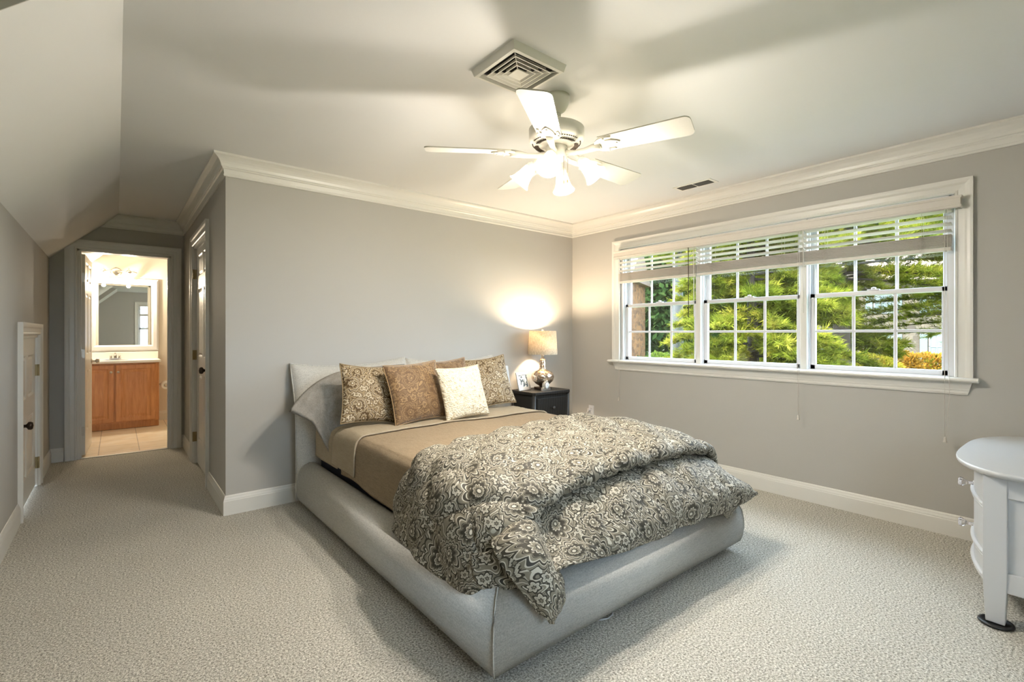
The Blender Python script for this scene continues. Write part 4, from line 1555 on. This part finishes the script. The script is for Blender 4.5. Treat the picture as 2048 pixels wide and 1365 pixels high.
lo = bpy.data.objects.new('table_lamp_light', ld)
COL.objects.link(lo)
lo.location = (lx, ly, 1.185)

# picture frame
pf = thing('picture_frame', 'silver picture frame with a monochrome snapshot on nightstand', 'picture frame', (3.085, 3.60, nz))
Q = Matrix.Rotation(r_(12), 3, 'Z') @ Matrix.Rotation(r_(-14), 3, 'X')
c0 = Vector((3.085, 3.585, nz + .002))


def fbox(mm, u0, u1, v0, v1, z0, z1):
    vs = [c0 + Q @ Vector((u, v, z)) for u in (u0, u1) for v in (v0, v1) for z in (z0, z1)]
    mm.add(vs, [(0, 1, 3, 2), (4, 6, 7, 5), (0, 4, 5, 1), (2, 3, 7, 6), (0, 2, 6, 4), (1, 5, 7, 3)])


fw, fh = .185, .178
m = MB()
fbox(m, -fw / 2, fw / 2, 0, .012, 0, .030)
fbox(m, -fw / 2, fw / 2, 0, .012, fh - .028, fh)
fbox(m, -fw / 2, -fw / 2 + .030, 0, .012, .03, fh - .028)
fbox(m, fw / 2 - .030, fw / 2, 0, .012, .03, fh - .028)
m.build('frame', pbr('brushed_silver', (.72, .71, .68), .35, metal=.6, vary=.03), pf, bevel=.002)
m = MB()
fbox(m, -fw / 2 + .03, fw / 2 - .03, .004, .008, .03, fh - .028)
m.build('photo', M['photo'], pf)
m = MB()
fbox(m, -.02, .02, .012, .014, .01, fh * .75)
m.obox(c0 + Vector((-.010, .052, .040)), .03, .004, .095, Matrix.Rotation(r_(12), 3, 'Z') @ Matrix.Rotation(r_(26), 3, 'X'))
m.build('easel_back', M['black'], pf)
# small clock in a faceted silver case
ck = thing('table_clock', 'small round-topped silver clock in front of the lamp', 'clock', (3.235, 3.455, nz))
kk = (3.235, 3.455, nz)
R0 = Matrix.Rotation(r_(10), 3, 'Z')
arch = [(x_ * 1.3, z_ * 1.2) for x_, z_ in [(-.046, 0), (.046, 0), (.044, .022), (.034, .026)] + [(.034 * math.cos(t), .040 + .034 * math.sin(t)) for t in [i * PI / 10 for i in range(0, 11)]] + [(-.034, .026), (-.044, .022)]]
m = MB()
m.loft([[Vector(kk) + R0 @ Vector((x, yv, z)) for x, z in arch] for yv in (-.014, .014)], True, True, False)
m.build('case', M['nickel'], ck, bevel=.002)
MB().lathe([(0, 0), (.030, 0), (.030, .003), (0, .003)], Vector(kk) + R0 @ Vector((0, -.014, .048)), 24, R0 @ Vector((0, -1, 0)).to_track_quat('Z', 'Y').to_matrix()).build('dial', M['paper'], ck)
m = MB()
for an, L in ((.9, .018), (-1.1, .013)):
    m.obox(Vector(kk) + R0 @ Vector((math.sin(an) * L / 2, -.0178, .048 + math.cos(an) * L / 2)), .0022, .001, L, R0 @ Matrix.Rotation(an, 3, 'Y'))
m.build('hands', M['black'], ck)

# outlet with the lamp plug
ot = thing('wall_outlet', 'white double wall outlet with a plugged-in white cord beside nightstand', 'outlet', (XR, 3.47, .345))
MB().box(XR - .006, XR, 3.435, 3.505, .345, .462).build('cover_plate', M['vinyl'], ot, bevel=.003)
m = MB()
for zc in (.378, .428):
    m.box(XR - .0085, XR - .006, 3.456, 3.484, zc - .014, zc + .014)
s_ = m.build('socket', M['vinyl'], ot, bevel=.002)
m = MB()
for zc in (.378, .428):
    m.box(XR - .0092, XR - .0084, 3.462, 3.464, zc - .005, zc + .008).box(XR - .0092, XR - .0084, 3.475, 3.477, zc - .005, zc + .008)
m.build('slots', M['black'], s_)
m = MB().box(XR - .030, XR - .008, 3.482, 3.500, .405, .428)
m.tube([(XR - .028, 3.492, .412), (XR - .045, 3.51, .36), (XR - .040, 3.55, .25), (XR - .03, 3.60, .12), (XR - .03, 3.66, .02)], .0022, 6)
tag(m.build('lamp_cord', M['vinyl']), 'white plug and thin cord hanging from the wall outlet', 'cord')
# cord on the carpet under the foot of the bed
m = MB().tube([(1.50, 1.52, .008), (1.55, 1.44, .005), (1.575, 1.385, .004), (1.60, 1.362, .004), (1.63, 1.352, .004), (1.665, 1.358, .004), (1.70, 1.385, .004), (1.75, 1.46, .006), (1.82, 1.52, .008)], .003, 8)
tag(m.build('power_cord', M['vinyl']), 'thin white cord curling out from under the foot rail on carpet', 'cord')

# ================================================================== dresser
dx0, dx1, dyf, dyb = 2.84, 3.80, .34, -.12
dtop = .655
ds = thing('dresser', 'white bow-front dresser with glass knobs and black caster cups', 'dresser', (3.3, .12, 0))


def bow(x, amt=.10, base=.34):
    u = (x - dx0) / (dx1 - dx0)
    return base + amt * (1 - (2 * u - 1) ** 2)


def bowring(x0, x1, z, amt, base, yb, n=24, rnd=0):
    pts = []
    for i in range(n + 1):
        u = i / n
        x = x0 + (x1 - x0) * u
        e = (1 - abs(2 * u - 1) ** (2 if not rnd else 2.6))
        pts.append((x, base + amt * e, z))
    return pts + [(x1, yb, z), (x0, yb, z)]


# top: rounded front corners
tp = []
tx0, tx1 = 2.775, 3.865
for i in range(29):
    u = i / 28
    x = tx0 + (tx1 - tx0) * (0.5 - .5 * math.cos(PI * u))
    q = abs(2 * (x - tx0) / (tx1 - tx0) - 1)
    y = .285 + .185 * (1 - q ** 3.2) ** .75
    tp.append((x, y))
tp += [(tx1, dyb - .02), (tx0, dyb - .02)]
cxm, cym = sum(p[0] for p in tp) / len(tp), sum(p[1] for p in tp) / len(tp)


def ins(k, z):
    return [(cxm + (x - cxm) * (1 - k), y - k * .45 * (1 if y > .1 else -1) * .6, z) for x, y in tp]


m = MB().loft([ins(.030, dtop - .026), ins(.012, dtop - .020), ins(.0, dtop - .010), ins(.0, dtop - .004), ins(.008, dtop)], True, True, True)
m.build('top', M['dresser'], ds)
MB().loft([bowring(dx0 + .012, dx1 - .012, .165, .075, dyf - .02, dyb), bowring(dx0 + .012, dx1 - .012, dtop - .026, .075, dyf - .02, dyb)], True, True, False).build('carcass', M['dresser'], ds)
# side panel frame (faces the camera)
for z0, z1 in ((dtop - .115, dtop - .026), (.150, .232)):
    MB().box(dx0, dx0 + .02, dyb + .045, dyf - .045, z0, z1).build('side_rail', M['dresser'], ds, bevel=.003)
for (x0, y0) in ((dx0 - .006, dyf - .075), (dx0 - .006, dyb), (dx1 - .05, dyf - .075), (dx1 - .05, dyb)):
    m = MB()
    s0 = lambda k, z: [(x0 + k, y0 + k, z), (x0 + .062 - k, y0 + k, z), (x0 + .062 - k, y0 + .075 - k, z), (x0 + k, y0 + .075 - k, z)]
    m.loft([s0(.008, .012), s0(.004, .10), s0(0, .20), s0(0, dtop - .026)], True, True, False)
    m.build('leg', M['dresser'], ds, bevel=.004)
for z0, z1 in ((.475, .625), (.265, .462), (.168, .252)):
    m = MB()
    a = bowring(dx0 + .062, dx1 - .062, z0, .085, dyf - .005, dyf - .06)
    b = bowring(dx0 + .062, dx1 - .062, z1, .085, dyf - .005, dyf - .06)
    m.loft([a, b], True, True, False)
    # bead along the lower edge
    m.tube([(x, y + .004, z0 + .006) for x, y, z in a[:-2]], .009, 8)
    m.tube([(x, y + .002, z0 - .010) for x, y, z in a[:-2]], .006, 8)
    dr = m.build('drawer', M['dresser'], ds)
    if z0 > .2:
        for kx in (3.03, 3.61):
            yk = bow(kx, .085, dyf - .005) * 1.0 + .0
            d_ = Vector((0, 1, 0))
            MB().lathe([(0, 0), (.008, 0), (.008, .006), (.007, .016), (.010, .024), (.019, .036), (.021, .044), (.016, .050), (0, .052)], (kx, yk + .004, (z0 + z1) / 2 - .012), 8,
                       d_.to_track_quat('Z', 'Y').to_matrix(), smooth=False).build('glass_knob', M['crystal'], dr)
for (x, y) in ((dx0 + .025, dyf - .038), (dx1 - .02, dyf - .038), (dx0 + .025, dyb + .037), (dx1 - .02, dyb + .037), (3.27, .20)):
    m = MB().lathe([(0, 0), (.050, 0), (.058, .006), (.056, .012), (.046, .014), (.042, .010), (0, .010)], (x, y, 0), 28)
    if x == 3.27:
        m.lathe([(0, .01), (.026, .01), (.026, .165), (0, .165)], (x, y, 0), 14)
    m.build('caster_cup', M['black'], ds)

# ================================================================== bathroom
vx0, vx1, vy0, vy1 = -.47, .44, 7.92, 8.46
vn = thing('bathroom_vanity', 'honey maple vanity cabinet with white top seen through the doorway', 'vanity', (0, 8.19, 0))
MB().box(vx0, vx1, vy0 + .02, vy1, .085, .845).box(vx0 + .0, vx1, vy0 + .06, vy1, 0.004, .085).build('cabinet', M['maple'], vn, bevel=.002, seg=1)
for a, b, kx in ((-.425, -.025, -.05), (-.005, .405, .02)):
    m = MB()
    z0, z1 = .10, .825
    for (e0, y0_, e1, y1_) in ((0, vy0 + .02, 0, vy0),):
        pass
    yb_ = vy0 + .019
    f_ = lambda e, y: [(a + e, y, z0 + e), (b - e, y, z0 + e), (b - e, y, z1 - e), (a + e, y, z1 - e)]
    m.loft([f_(0, yb_), f_(0, vy0 + .004), f_(.006, vy0), f_(.050, vy0), f_(.058, vy0 + .009), f_(.072, vy0 + .009), f_(.095, vy0 + .002)], True, True, False)
    dr = m.build('door', M['maple'], vn)
    MB().lathe([(0, 0), (.008, 0), (.006, .012), (.015, .018), (.015, .024), (0, .027)], (kx, vy0, .735), 14, Vector((0, -1, 0)).to_track_quat('Z', 'Y').to_matrix()).build('knob', M['nickel'], dr)
m = MB().box(vx0 - .01, vx1 + .02, vy0 - .025, vy1, .846, .878).box(vx0 - .01, vx1 + .02, vy1 - .02, vy1 + .005, .878, .975)
m.lathe([(.20, 0), (.21, .003), (.20, .006), (.185, .002), (.15, -.0), (.0, -.0)], (-.02, 8.17, .878), 32)
m.build('countertop', M['counter'], vn, bevel=.004)
fc = MB().box(-.07, .05, 8.345, 8.385, .881, .895).tube([(-.01, 8.365, .89), (-.01, 8.365, .925), (-.01, 8.33, .94), (-.01, 8.26, .925)], [.018, .018, .014, .010], 10)
for x in (-.055, .035):
    fc.lathe([(0, 0), (.014, 0), (.010, .02), (.014, .035), (0, .042)], (x, 8.365, .893), 12)
fc.lathe([(0, 0), (.008, 0), (.004, .02), (.010, .034), (0, .042)], (-.01, 8.375, .93), 12)
tag(fc.build('faucet', M['nickel']), 'small chrome faucet standing on the white bathroom counter', 'faucet')
mr = thing('bathroom_mirror', 'white-framed wall mirror above the bathroom vanity', 'mirror', (.095, 8.465, .985))
MB().sweep([(-.29, .985), (.463, .985), (.463, 1.975), (-.29, 1.975)], [(0, 0), (0, .018), (.02, .026), (.06, .024), (.08, .012), (.083, 0)], lambda a, b, h: (a, 8.468 - h, b), closed=True).build('frame', M['vinyl'], mr)
MB().box(-.21, .382, 8.460, 8.464, 1.062, 1.895).build('mirror_glass', M['mirror'], mr)
vl = thing('vanity_light', 'two-shade brushed nickel light bar glowing above the bathroom mirror', 'wall light', (0, 8.465, 2.04))
m = MB().lathe([(0, 0), (.060, 0), (.055, .012), (.035, .02), (0, .022)], (.0, 8.468, 2.055), 28, Vector((0, -1, 0)).to_track_quat('Z', 'Y').to_matrix())
m.tube([(-.22, 8.39, 2.05), (-.17, 8.385, 2.065), (-.13, 8.385, 2.05), (-.07, 8.40, 2.065), (0, 8.43, 2.05), (.07, 8.40, 2.065), (.13, 8.385, 2.05), (.17, 8.385, 2.065), (.22, 8.39, 2.05)], .007, 8)
m.tube([(0, 8.45, 2.055), (0, 8.42, 2.052)], .012, 8)
for x in (-.132, .132):
    m.lathe([(0, .045), (.006, .04), (.005, .02), (.022, .01), (.030, -.008), (.032, -.030), (0, -.03)], (x, 8.385, 2.065), 18)
m.build('light_bar', M['nickel'], vl)
for x in (-.132, .132):
    sh = MB().lathe([(.030, 0), (.034, -.018), (.042, -.055), (.058, -.090), (.074, -.108), (.072, -.109), (.055, -.090), (.039, -.055), (.031, -.018), (.027, 0)], (x, 8.385, 2.046), 32, cap=False).build('glass_shade', M['bathfrost'], vl)
    MB().lathe([(0, .0), (.012, 0), (.022, -.03), (.022, -.06), (0, -.075)], (x, 8.385, 2.035), 14).build('bulb', M['bulb'], sh)
    ld = bpy.data.lights.new('vanity_bulb_light', 'POINT')
    ld.energy = BATH_W
    ld.color = (1.0, .84, .62)
    ld.shadow_soft_size = .02
    lo = bpy.data.objects.new('vanity_bulb_light', ld)
    COL.objects.link(lo)
    lo.location = (x, 8.32, 1.88)
tr = thing('toilet_roll', 'white toilet paper roll on a holder beside the vanity', 'toilet roll', (.515, 8.05, .47))
q = Vector((0, -1, 0)).to_track_quat('Z', 'Y').to_matrix()
MB().lathe([(.019, 0), (.055, 0), (.055, .10), (.019, .10), (.019, 0)], (.515, 8.09, .53), 28, q, cap=False).build('paper_roll', M['paper'], tr)
MB().tube([(.44, 8.11, .535), (.47, 8.11, .545), (.51, 8.11, .53), (.515, 7.98, .53)], .008, 8).lathe([(0, 0), (.016, 0), (.016, .008), (0, .01)], (.515, 7.99, .53), 14, q).build('holder', M['nickel'], tr)

# ================================================================== outdoors
GZ = -1.5
struct('ground', MB().box(-80, 160, -90, 120, GZ - .2, GZ), M['lawn'])


def leaf_cloud(pts, size, seed=0, elong=1.6, droop=0.0):
    """pts (n,3): one random leaf quad at each point, in one mesh"""
    rng = np.random.default_rng(seed)
    n = len(pts)
    d = rng.normal(size=(n, 3))
    d[:, 2] -= droop
    d /= np.linalg.norm(d, axis=1, keepdims=True)
    e = rng.normal(size=(n, 3))
    e -= (e * d).sum(1, keepdims=True) * d
    e /= np.linalg.norm(e, axis=1, keepdims=True)
    s = size * rng.uniform(.6, 1.3, size=(n, 1))
    a = pts - e * s * .5
    b = pts + d * s * elong * .5
    c = pts + e * s * .5
    f = pts - d * s * elong * .5
    V = np.stack([a, b, c, f], 1).reshape(-1, 3)
    F = np.arange(n * 4).reshape(n, 4)
    return V, F


def needle_cloud(tips, dirs, length, per, width, seed=0):
    """tufts of needles fanning forward round each twig tip"""
    rng = np.random.default_rng(seed)
    n = len(tips)
    T_ = np.repeat(tips, per, 0)
    D = np.repeat(dirs, per, 0)
    r = rng.normal(size=(n * per, 3))
    r -= (r * D).sum(1, keepdims=True) * D
    r /= np.linalg.norm(r, axis=1, keepdims=True)
    k = rng.uniform(.25, 1.3, size=(n * per, 1))
    nd = D + r * k
    nd /= np.linalg.norm(nd, axis=1, keepdims=True)
    base_ = T_ - D * rng.uniform(0, length * .9, size=(n * per, 1))
    L = length * rng.uniform(.7, 1.15, size=(n * per, 1))
    side = np.cross(nd, rng.normal(size=(n * per, 3)))
    side /= np.linalg.norm(side, axis=1, keepdims=True)
    a = base_ - side * width
    b = base_ + side * width
    c = base_ + nd * L
    V = np.stack([a, b, c], 1).reshape(-1, 3)
    F = np.arange(n * per * 3).reshape(n * per, 3)
    return V, F


def cloud_obj(name, V, F, mat, parent):
    me = bpy.data.meshes.new(name)
    V = V - np.array(wloc(parent))[None, :]
    me.vertices.add(len(V))
    me.vertices.foreach_set('co', V.astype(np.float32).ravel())
    k = F.shape[1]
    me.loops.add(F.size)
    me.loops.foreach_set('vertex_index', F.astype(np.int32).ravel())
    me.polygons.add(len(F))
    me.polygons.foreach_set('loop_start', (np.arange(len(F)) * k).astype(np.int32))
    me.update(calc_edges=True)
    me.materials.append(mat)
    o = bpy.data.objects.new(name, me)
    COL.objects.link(o)
    o.parent = parent
    return o


def pine(x, y, h, trunk_r, crown_r, z_lo, label, nbr, seed, mat='needle', bark='bark', per=16, nl=.16, wd=.007, tuft=11, group=None, dens=1.0, zpow=.9):
    rng = np.random.default_rng(seed)
    t = thing('pine_tree', label, 'tree', (x, y, GZ), group)
    MB().tube([(x, y, GZ), (x + .05, y, GZ + h * .3), (x, y + .05, GZ + h * .6), (x, y, GZ + h)], [trunk_r * 1.15, trunk_r, trunk_r * .7, .03], 12).build('trunk', M[bark], t)
    tips, dirs = [], []
    br = MB()
    for k in range(nbr):
        zf = rng.uniform(0, 1) ** zpow
        z = z_lo + (GZ + h - z_lo) * zf
        a = rng.uniform(0, 2 * PI)
        L = crown_r * (1 - zf) ** .7 * rng.uniform(.75, 1.1) + .4
        d = np.array([math.cos(a), math.sin(a), rng.uniform(-.15, .15)])
        p = np.array([x, y, z])
        pts = [p + d * L * s + np.array([0, 0, -.25 * L * s * s * .6 + .1 * s]) for s in np.linspace(0, 1, 6)]
        br.tube([Vector(q_.tolist()) for q_ in pts], [.035 * (1 - .8 * s) * trunk_r / .2 for s in np.linspace(0, 1, 6)], 5)
        for s in np.linspace(.22, 1, int(tuft * L * dens) + 2):
            q_ = p + d * L * s + np.array([0, 0, -.15 * L * s * s + .1 * s])
            for sub in range(4):
                b = a + rng.uniform(-1.3, 1.3)
                sd = np.array([math.cos(b), math.sin(b), rng.uniform(-.2, .5)])
                sd /= np.linalg.norm(sd)
                l2 = rng.uniform(.08, .55) * (1.15 - s * .6)
                tip = q_ + sd * l2
                tips.append(tip)
                dirs.append(sd)
                if rng.uniform() < .5:
                    tips.append(q_ + sd * l2 * .5)
                    dirs.append(sd)
    br.build('branches', M[bark], t)
    tips = np.array(tips)
    dirs = np.array(dirs)
    V, F = needle_cloud(tips, dirs, nl, per, wd, seed)
    cloud_obj('needles', V, F, M[mat], t)
    return t


def bush(x, y, rx, ry, h, label, seed, mat='leafgreen', n=2600, size=.07, group=None, name='shrub', z0=None):
    rng = np.random.default_rng(seed)
    z0 = GZ if z0 is None else z0
    t = thing(name, label, 'shrub', (x, y, z0), group)
    d = rng.normal(size=(n, 3))
    d /= np.linalg.norm(d, axis=1, keepdims=True)
    lump = 1 + .16 * np.sin(d[:, 0] * 7 + seed) * np.cos(d[:, 1] * 6) + .1 * np.sin(d[:, 2] * 9 + seed)
    r = rng.uniform(.6, 1.0, size=n) ** .4 * lump
    P = np.stack([x + d[:, 0] * r * rx, y + d[:, 1] * r * ry, z0 + h * .52 + d[:, 2] * r * h * .5], 1)
    P[:, 2] = np.maximum(P[:, 2], z0 + .02)
    V, F = leaf_cloud(P, size, seed)
    cloud_obj('foliage', V, F, M[mat], t)
    MB().tube([(x, y, z0), (x, y, z0 + h * .5)], min(rx, ry) * .08, 8).build('stem', M['bark'], t)
    return t


def broadleaf(x, y, h, r, label, seed, mat='leafgreen', bark='greybark', trunk=.25, size=.22, n=9000, zc=.62, group=None, sq_=1.0):
    rng = np.random.default_rng(seed)
    t = thing('leafy_tree', label, 'tree', (x, y, GZ), group)
    MB().tube([(x, y, GZ), (x, y, GZ + h * .35), (x + .1, y, GZ + h * .8)], [trunk, trunk * .8, trunk * .2], 12).build('trunk', M[bark], t)
    K = 16
    cc = rng.normal(size=(K, 3))
    cc /= np.linalg.norm(cc, axis=1, keepdims=True)
    cc *= rng.uniform(.35, .8, size=(K, 1))
    idx = rng.integers(0, K, n)
    d = rng.normal(size=(n, 3))
    d /= np.linalg.norm(d, axis=1, keepdims=True)
    P = cc[idx] + d * rng.uniform(.3, 1, size=(n, 1)) ** .5 * .42
    P = P * np.array([r, r, h * (1 - zc) * 1.15]) + np.array([x, y, GZ + h * zc])
    V, F = leaf_cloud(P, size, seed)
    cloud_obj('foliage', V, F, M[mat], t)
    return t


def pt(u, t):
    """ground point at picture column u and camera depth t"""
    th = math.radians(39.13)
    l = (u - 1024) / 973 * t
    return (math.sin(th) * t + math.cos(th) * l, math.cos(th) * t - math.sin(th) * l)


G2 = 'tall pines close outside the window'
x, y = pt(1682, 14.5)
pine(x, y, 8.6, .23, 4.6, 2.3, 'large pine with dark trunk showing in the right window', 120, 11, group=G2, per=14, nl=.19, wd=.010, tuft=8, zpow=.8)
x, y = pt(1505, 12.0)
pine(x, y, 7.4, .13, 2.15, GZ + .3, 'dense yellow-green pine filling the middle window', 200, 12, group=G2, per=16, nl=.17, wd=.010, tuft=9)
x, y = pt(1590, 17)
pine(x, y, 9, .15, 3.2, GZ + 1.6, 'pine standing behind, between the middle and right windows', 110, 13, group=G2, per=12, nl=.22, wd=.013, tuft=7)
x, y = pt(2030, 13)
pine(x, y, 8.4, .16, 4.0, 1.0, 'pine at the far right, its drooping branches crossing the stone house', 110, 14, mat='needle', group=G2, per=12, nl=.17, wd=.007, tuft=6)
G3 = 'dark evergreens at the back of the lawn'
for k, (u, t, h, r, lb) in enumerate(((1318, 44, 20, 5.0, 'dark broad evergreen seen in the middle of the left window'), (1395, 40, 18, 4.5, 'dark evergreen behind the grey trunk'),
                                       (1250, 60, 20, 6.0, 'distant dark evergreen at the left edge of the window'))):
    x, y = pt(u, t)
    broadleaf(x, y, h, r, lb, 20 + k, mat='needle_dark', bark='bark', size=.42, n=12000, zc=.52, group=G3)
x, y = pt(1356, 25)
broadleaf(x, y, 14, 4.0, 'tree with a thick pale grey trunk in the left window', 31, mat='needle', bark='greybark', trunk=.30, size=.25, n=9000, zc=.74)
G4 = 'yellow-green trees on the horizon'
for k, (u, t) in enumerate(((1200, 80), (1290, 75), (1420, 70), (1480, 64), (1355, 72), (1600, 70), (1720, 62), (1860, 64), (1540, 62), (1660, 75), (1790, 66), (1930, 60), (2080, 60), (2250, 60))):
    x, y = pt(u, t)
    broadleaf(x, y, 20, 9.0, 'yellow-green tree far behind the garden', 40 + k, mat='leafgreen', size=.8, n=5000, zc=.5, group=G4)
G5 = 'low shrubs in the flower bed'
for k, (u, t, r, h, mt_, lb) in enumerate((
        (1318, 26, .95, 1.75, 'leafgreen', 'large round green bush in the middle of the left window'),
        (1361, 23, .50, .62, 'leafyellow', 'low yellow-green mound below the grey trunk'),
        (1388, 24, .45, .70, 'leafyellow', 'low yellow-green mound at the right edge of the left window'),
        (1352, 27, .60, 1.05, 'needle_dark', 'dark clipped shrub at the foot of the grey trunk'),
        (1341, 24, .38, .80, 'leaforange', 'small pale tan shrub beside the round bush'),
        (1372, 26, .50, .95, 'leaforange', 'small tan shrub behind the yellow mounds'),
        (1282, 30, .8, 1.3, 'needle_dark', 'dark shrub at the corner of the orange stone house'),
        (1440, 16, .50, .90, 'leafyellow', 'bright yellow-green shrub low in the middle window'))):
    x, y = pt(u, t)
    bush(x, y, r, r, h, lb, 60 + k, mat=mt_, group=G5, size=.075)
G6 = 'autumn hedge in front of the stone house'
for k, (u, t, lb) in enumerate(((1700, 24, 'yellow hedge shrub left of the pine trunk'), (1750, 24.5, 'yellow-orange hedge shrub between trunk and house window'), (1800, 25, 'orange hedge shrub below the house window'),
                                (1850, 24.5, 'orange-yellow hedge shrub right of the house window'), (1900, 24, 'yellow hedge shrub at the far right'))):
    x, y = pt(u, t)
    bush(x, y, 1.0, 1.0, 1.75, lb, 80 + k, mat='leaforange' if k in (2, 3) else 'leafyellow', group=G6, size=.10, n=2400)


def house(name, label, a, b, h, depth, mat, wins, roof=True, roof_h=2.6):
    """a, b: ground points of the facade facing the camera"""
    a, b = Vector(a), Vector(b)
    e = (b - a).normalized()
    L = (b - a).length
    n_ = Vector((e.y, -e.x))
    if n_.dot(a) > 0:
        n_ = -n_
    t = thing(name, label, 'house', (a.x + e.x * L / 2 - n_.x * depth / 2, a.y + e.y * L / 2 - n_.y * depth / 2, GZ))

    def W_(u, d_, z):
        return (a.x + e.x * u - n_.x * d_, a.y + e.y * u - n_.y * d_, z)

    def bx(mm, u0, u1, d0, d1, z0, z1):
        vs = [W_(u, d_, z) for u in (u0, u1) for d_ in (d0, d1) for z in (z0, z1)]
        mm.add(vs, [(0, 1, 3, 2), (4, 6, 7, 5), (0, 4, 5, 1), (2, 3, 7, 6), (0, 2, 6, 4), (1, 5, 7, 3)])
    m = MB()
    bx(m, 0, L, 0, depth, GZ, GZ + h)
    m.build('wall', mat, t)
    if roof:
        m = MB()
        r0 = [W_(-.4, -.4, GZ + h), W_(-.4, depth + .4, GZ + h), W_(-.4, depth / 2, GZ + h + roof_h)]
        r1 = [W_(L + .4, -.4, GZ + h), W_(L + .4, depth + .4, GZ + h), W_(L + .4, depth / 2, GZ + h + roof_h)]
        m.loft([r0, r1], True, True, False)
        m.build('roof', M['roof'], t)
    for (u, z, w_, hh) in wins:
        m = MB()
        for (u0, u1, z0, z1) in ((u, u + w_, z, z + .08), (u, u + w_, z + hh - .08, z + hh), (u, u + .08, z, z + hh), (u + w_ - .08, u + w_, z, z + hh),
                                 (u, u + w_, z + hh / 2 - .04, z + hh / 2 + .04), (u + w_ / 3 - .02, u + w_ / 3 + .02, z, z + hh), (u + 2 * w_ / 3 - .02, u + 2 * w_ / 3 + .02, z, z + hh)):
            bx(m, u0, u1, -.06, 0, z0, z1)
        wo = m.build('window', M['farwhite'], t)
        m = MB()
        bx(m, u + .06, u + w_ - .06, -.03, .0, z + .06, z + hh - .06)
        m.build('pane', M['farglass'], wo)
        for (u0, u1) in ((u - .42, u - .06), (u + w_ + .06, u + w_ + .42)):
            m = MB()
            bx(m, u0, u1, -.05, 0, z, z + hh)
            m.build('shutter', M['shutter'], t)
    return t


a = pt(1615, 33)
b = pt(1990, 28)
house('stone_house', 'tan fieldstone house with grey shutters behind the pines', a, b, 6.0, 8, M['stone'],
      [(1.2, GZ + 1.2, 1.0, 1.5), (3.6, GZ + 1.2, 1.0, 1.5), (6.3, GZ + 1.2, 1.1, 1.5), (9.0, GZ + 1.2, 1.0, 1.5), (1.2, GZ + 4.0, 1.0, 1.4), (3.6, GZ + 4.0, 1.0, 1.4), (6.3, GZ + 4.0, 1.0, 1.4), (9.0, GZ + 4.0, 1.0, 1.4)])
a = pt(1190, 34)
b = pt(1252, 33)
house('stone_cottage', 'orange stone house corner at the left edge of the window', a, b, 6.4, 6, M['redstone'], [(.6, GZ + 3.6, .8, 1.2)])
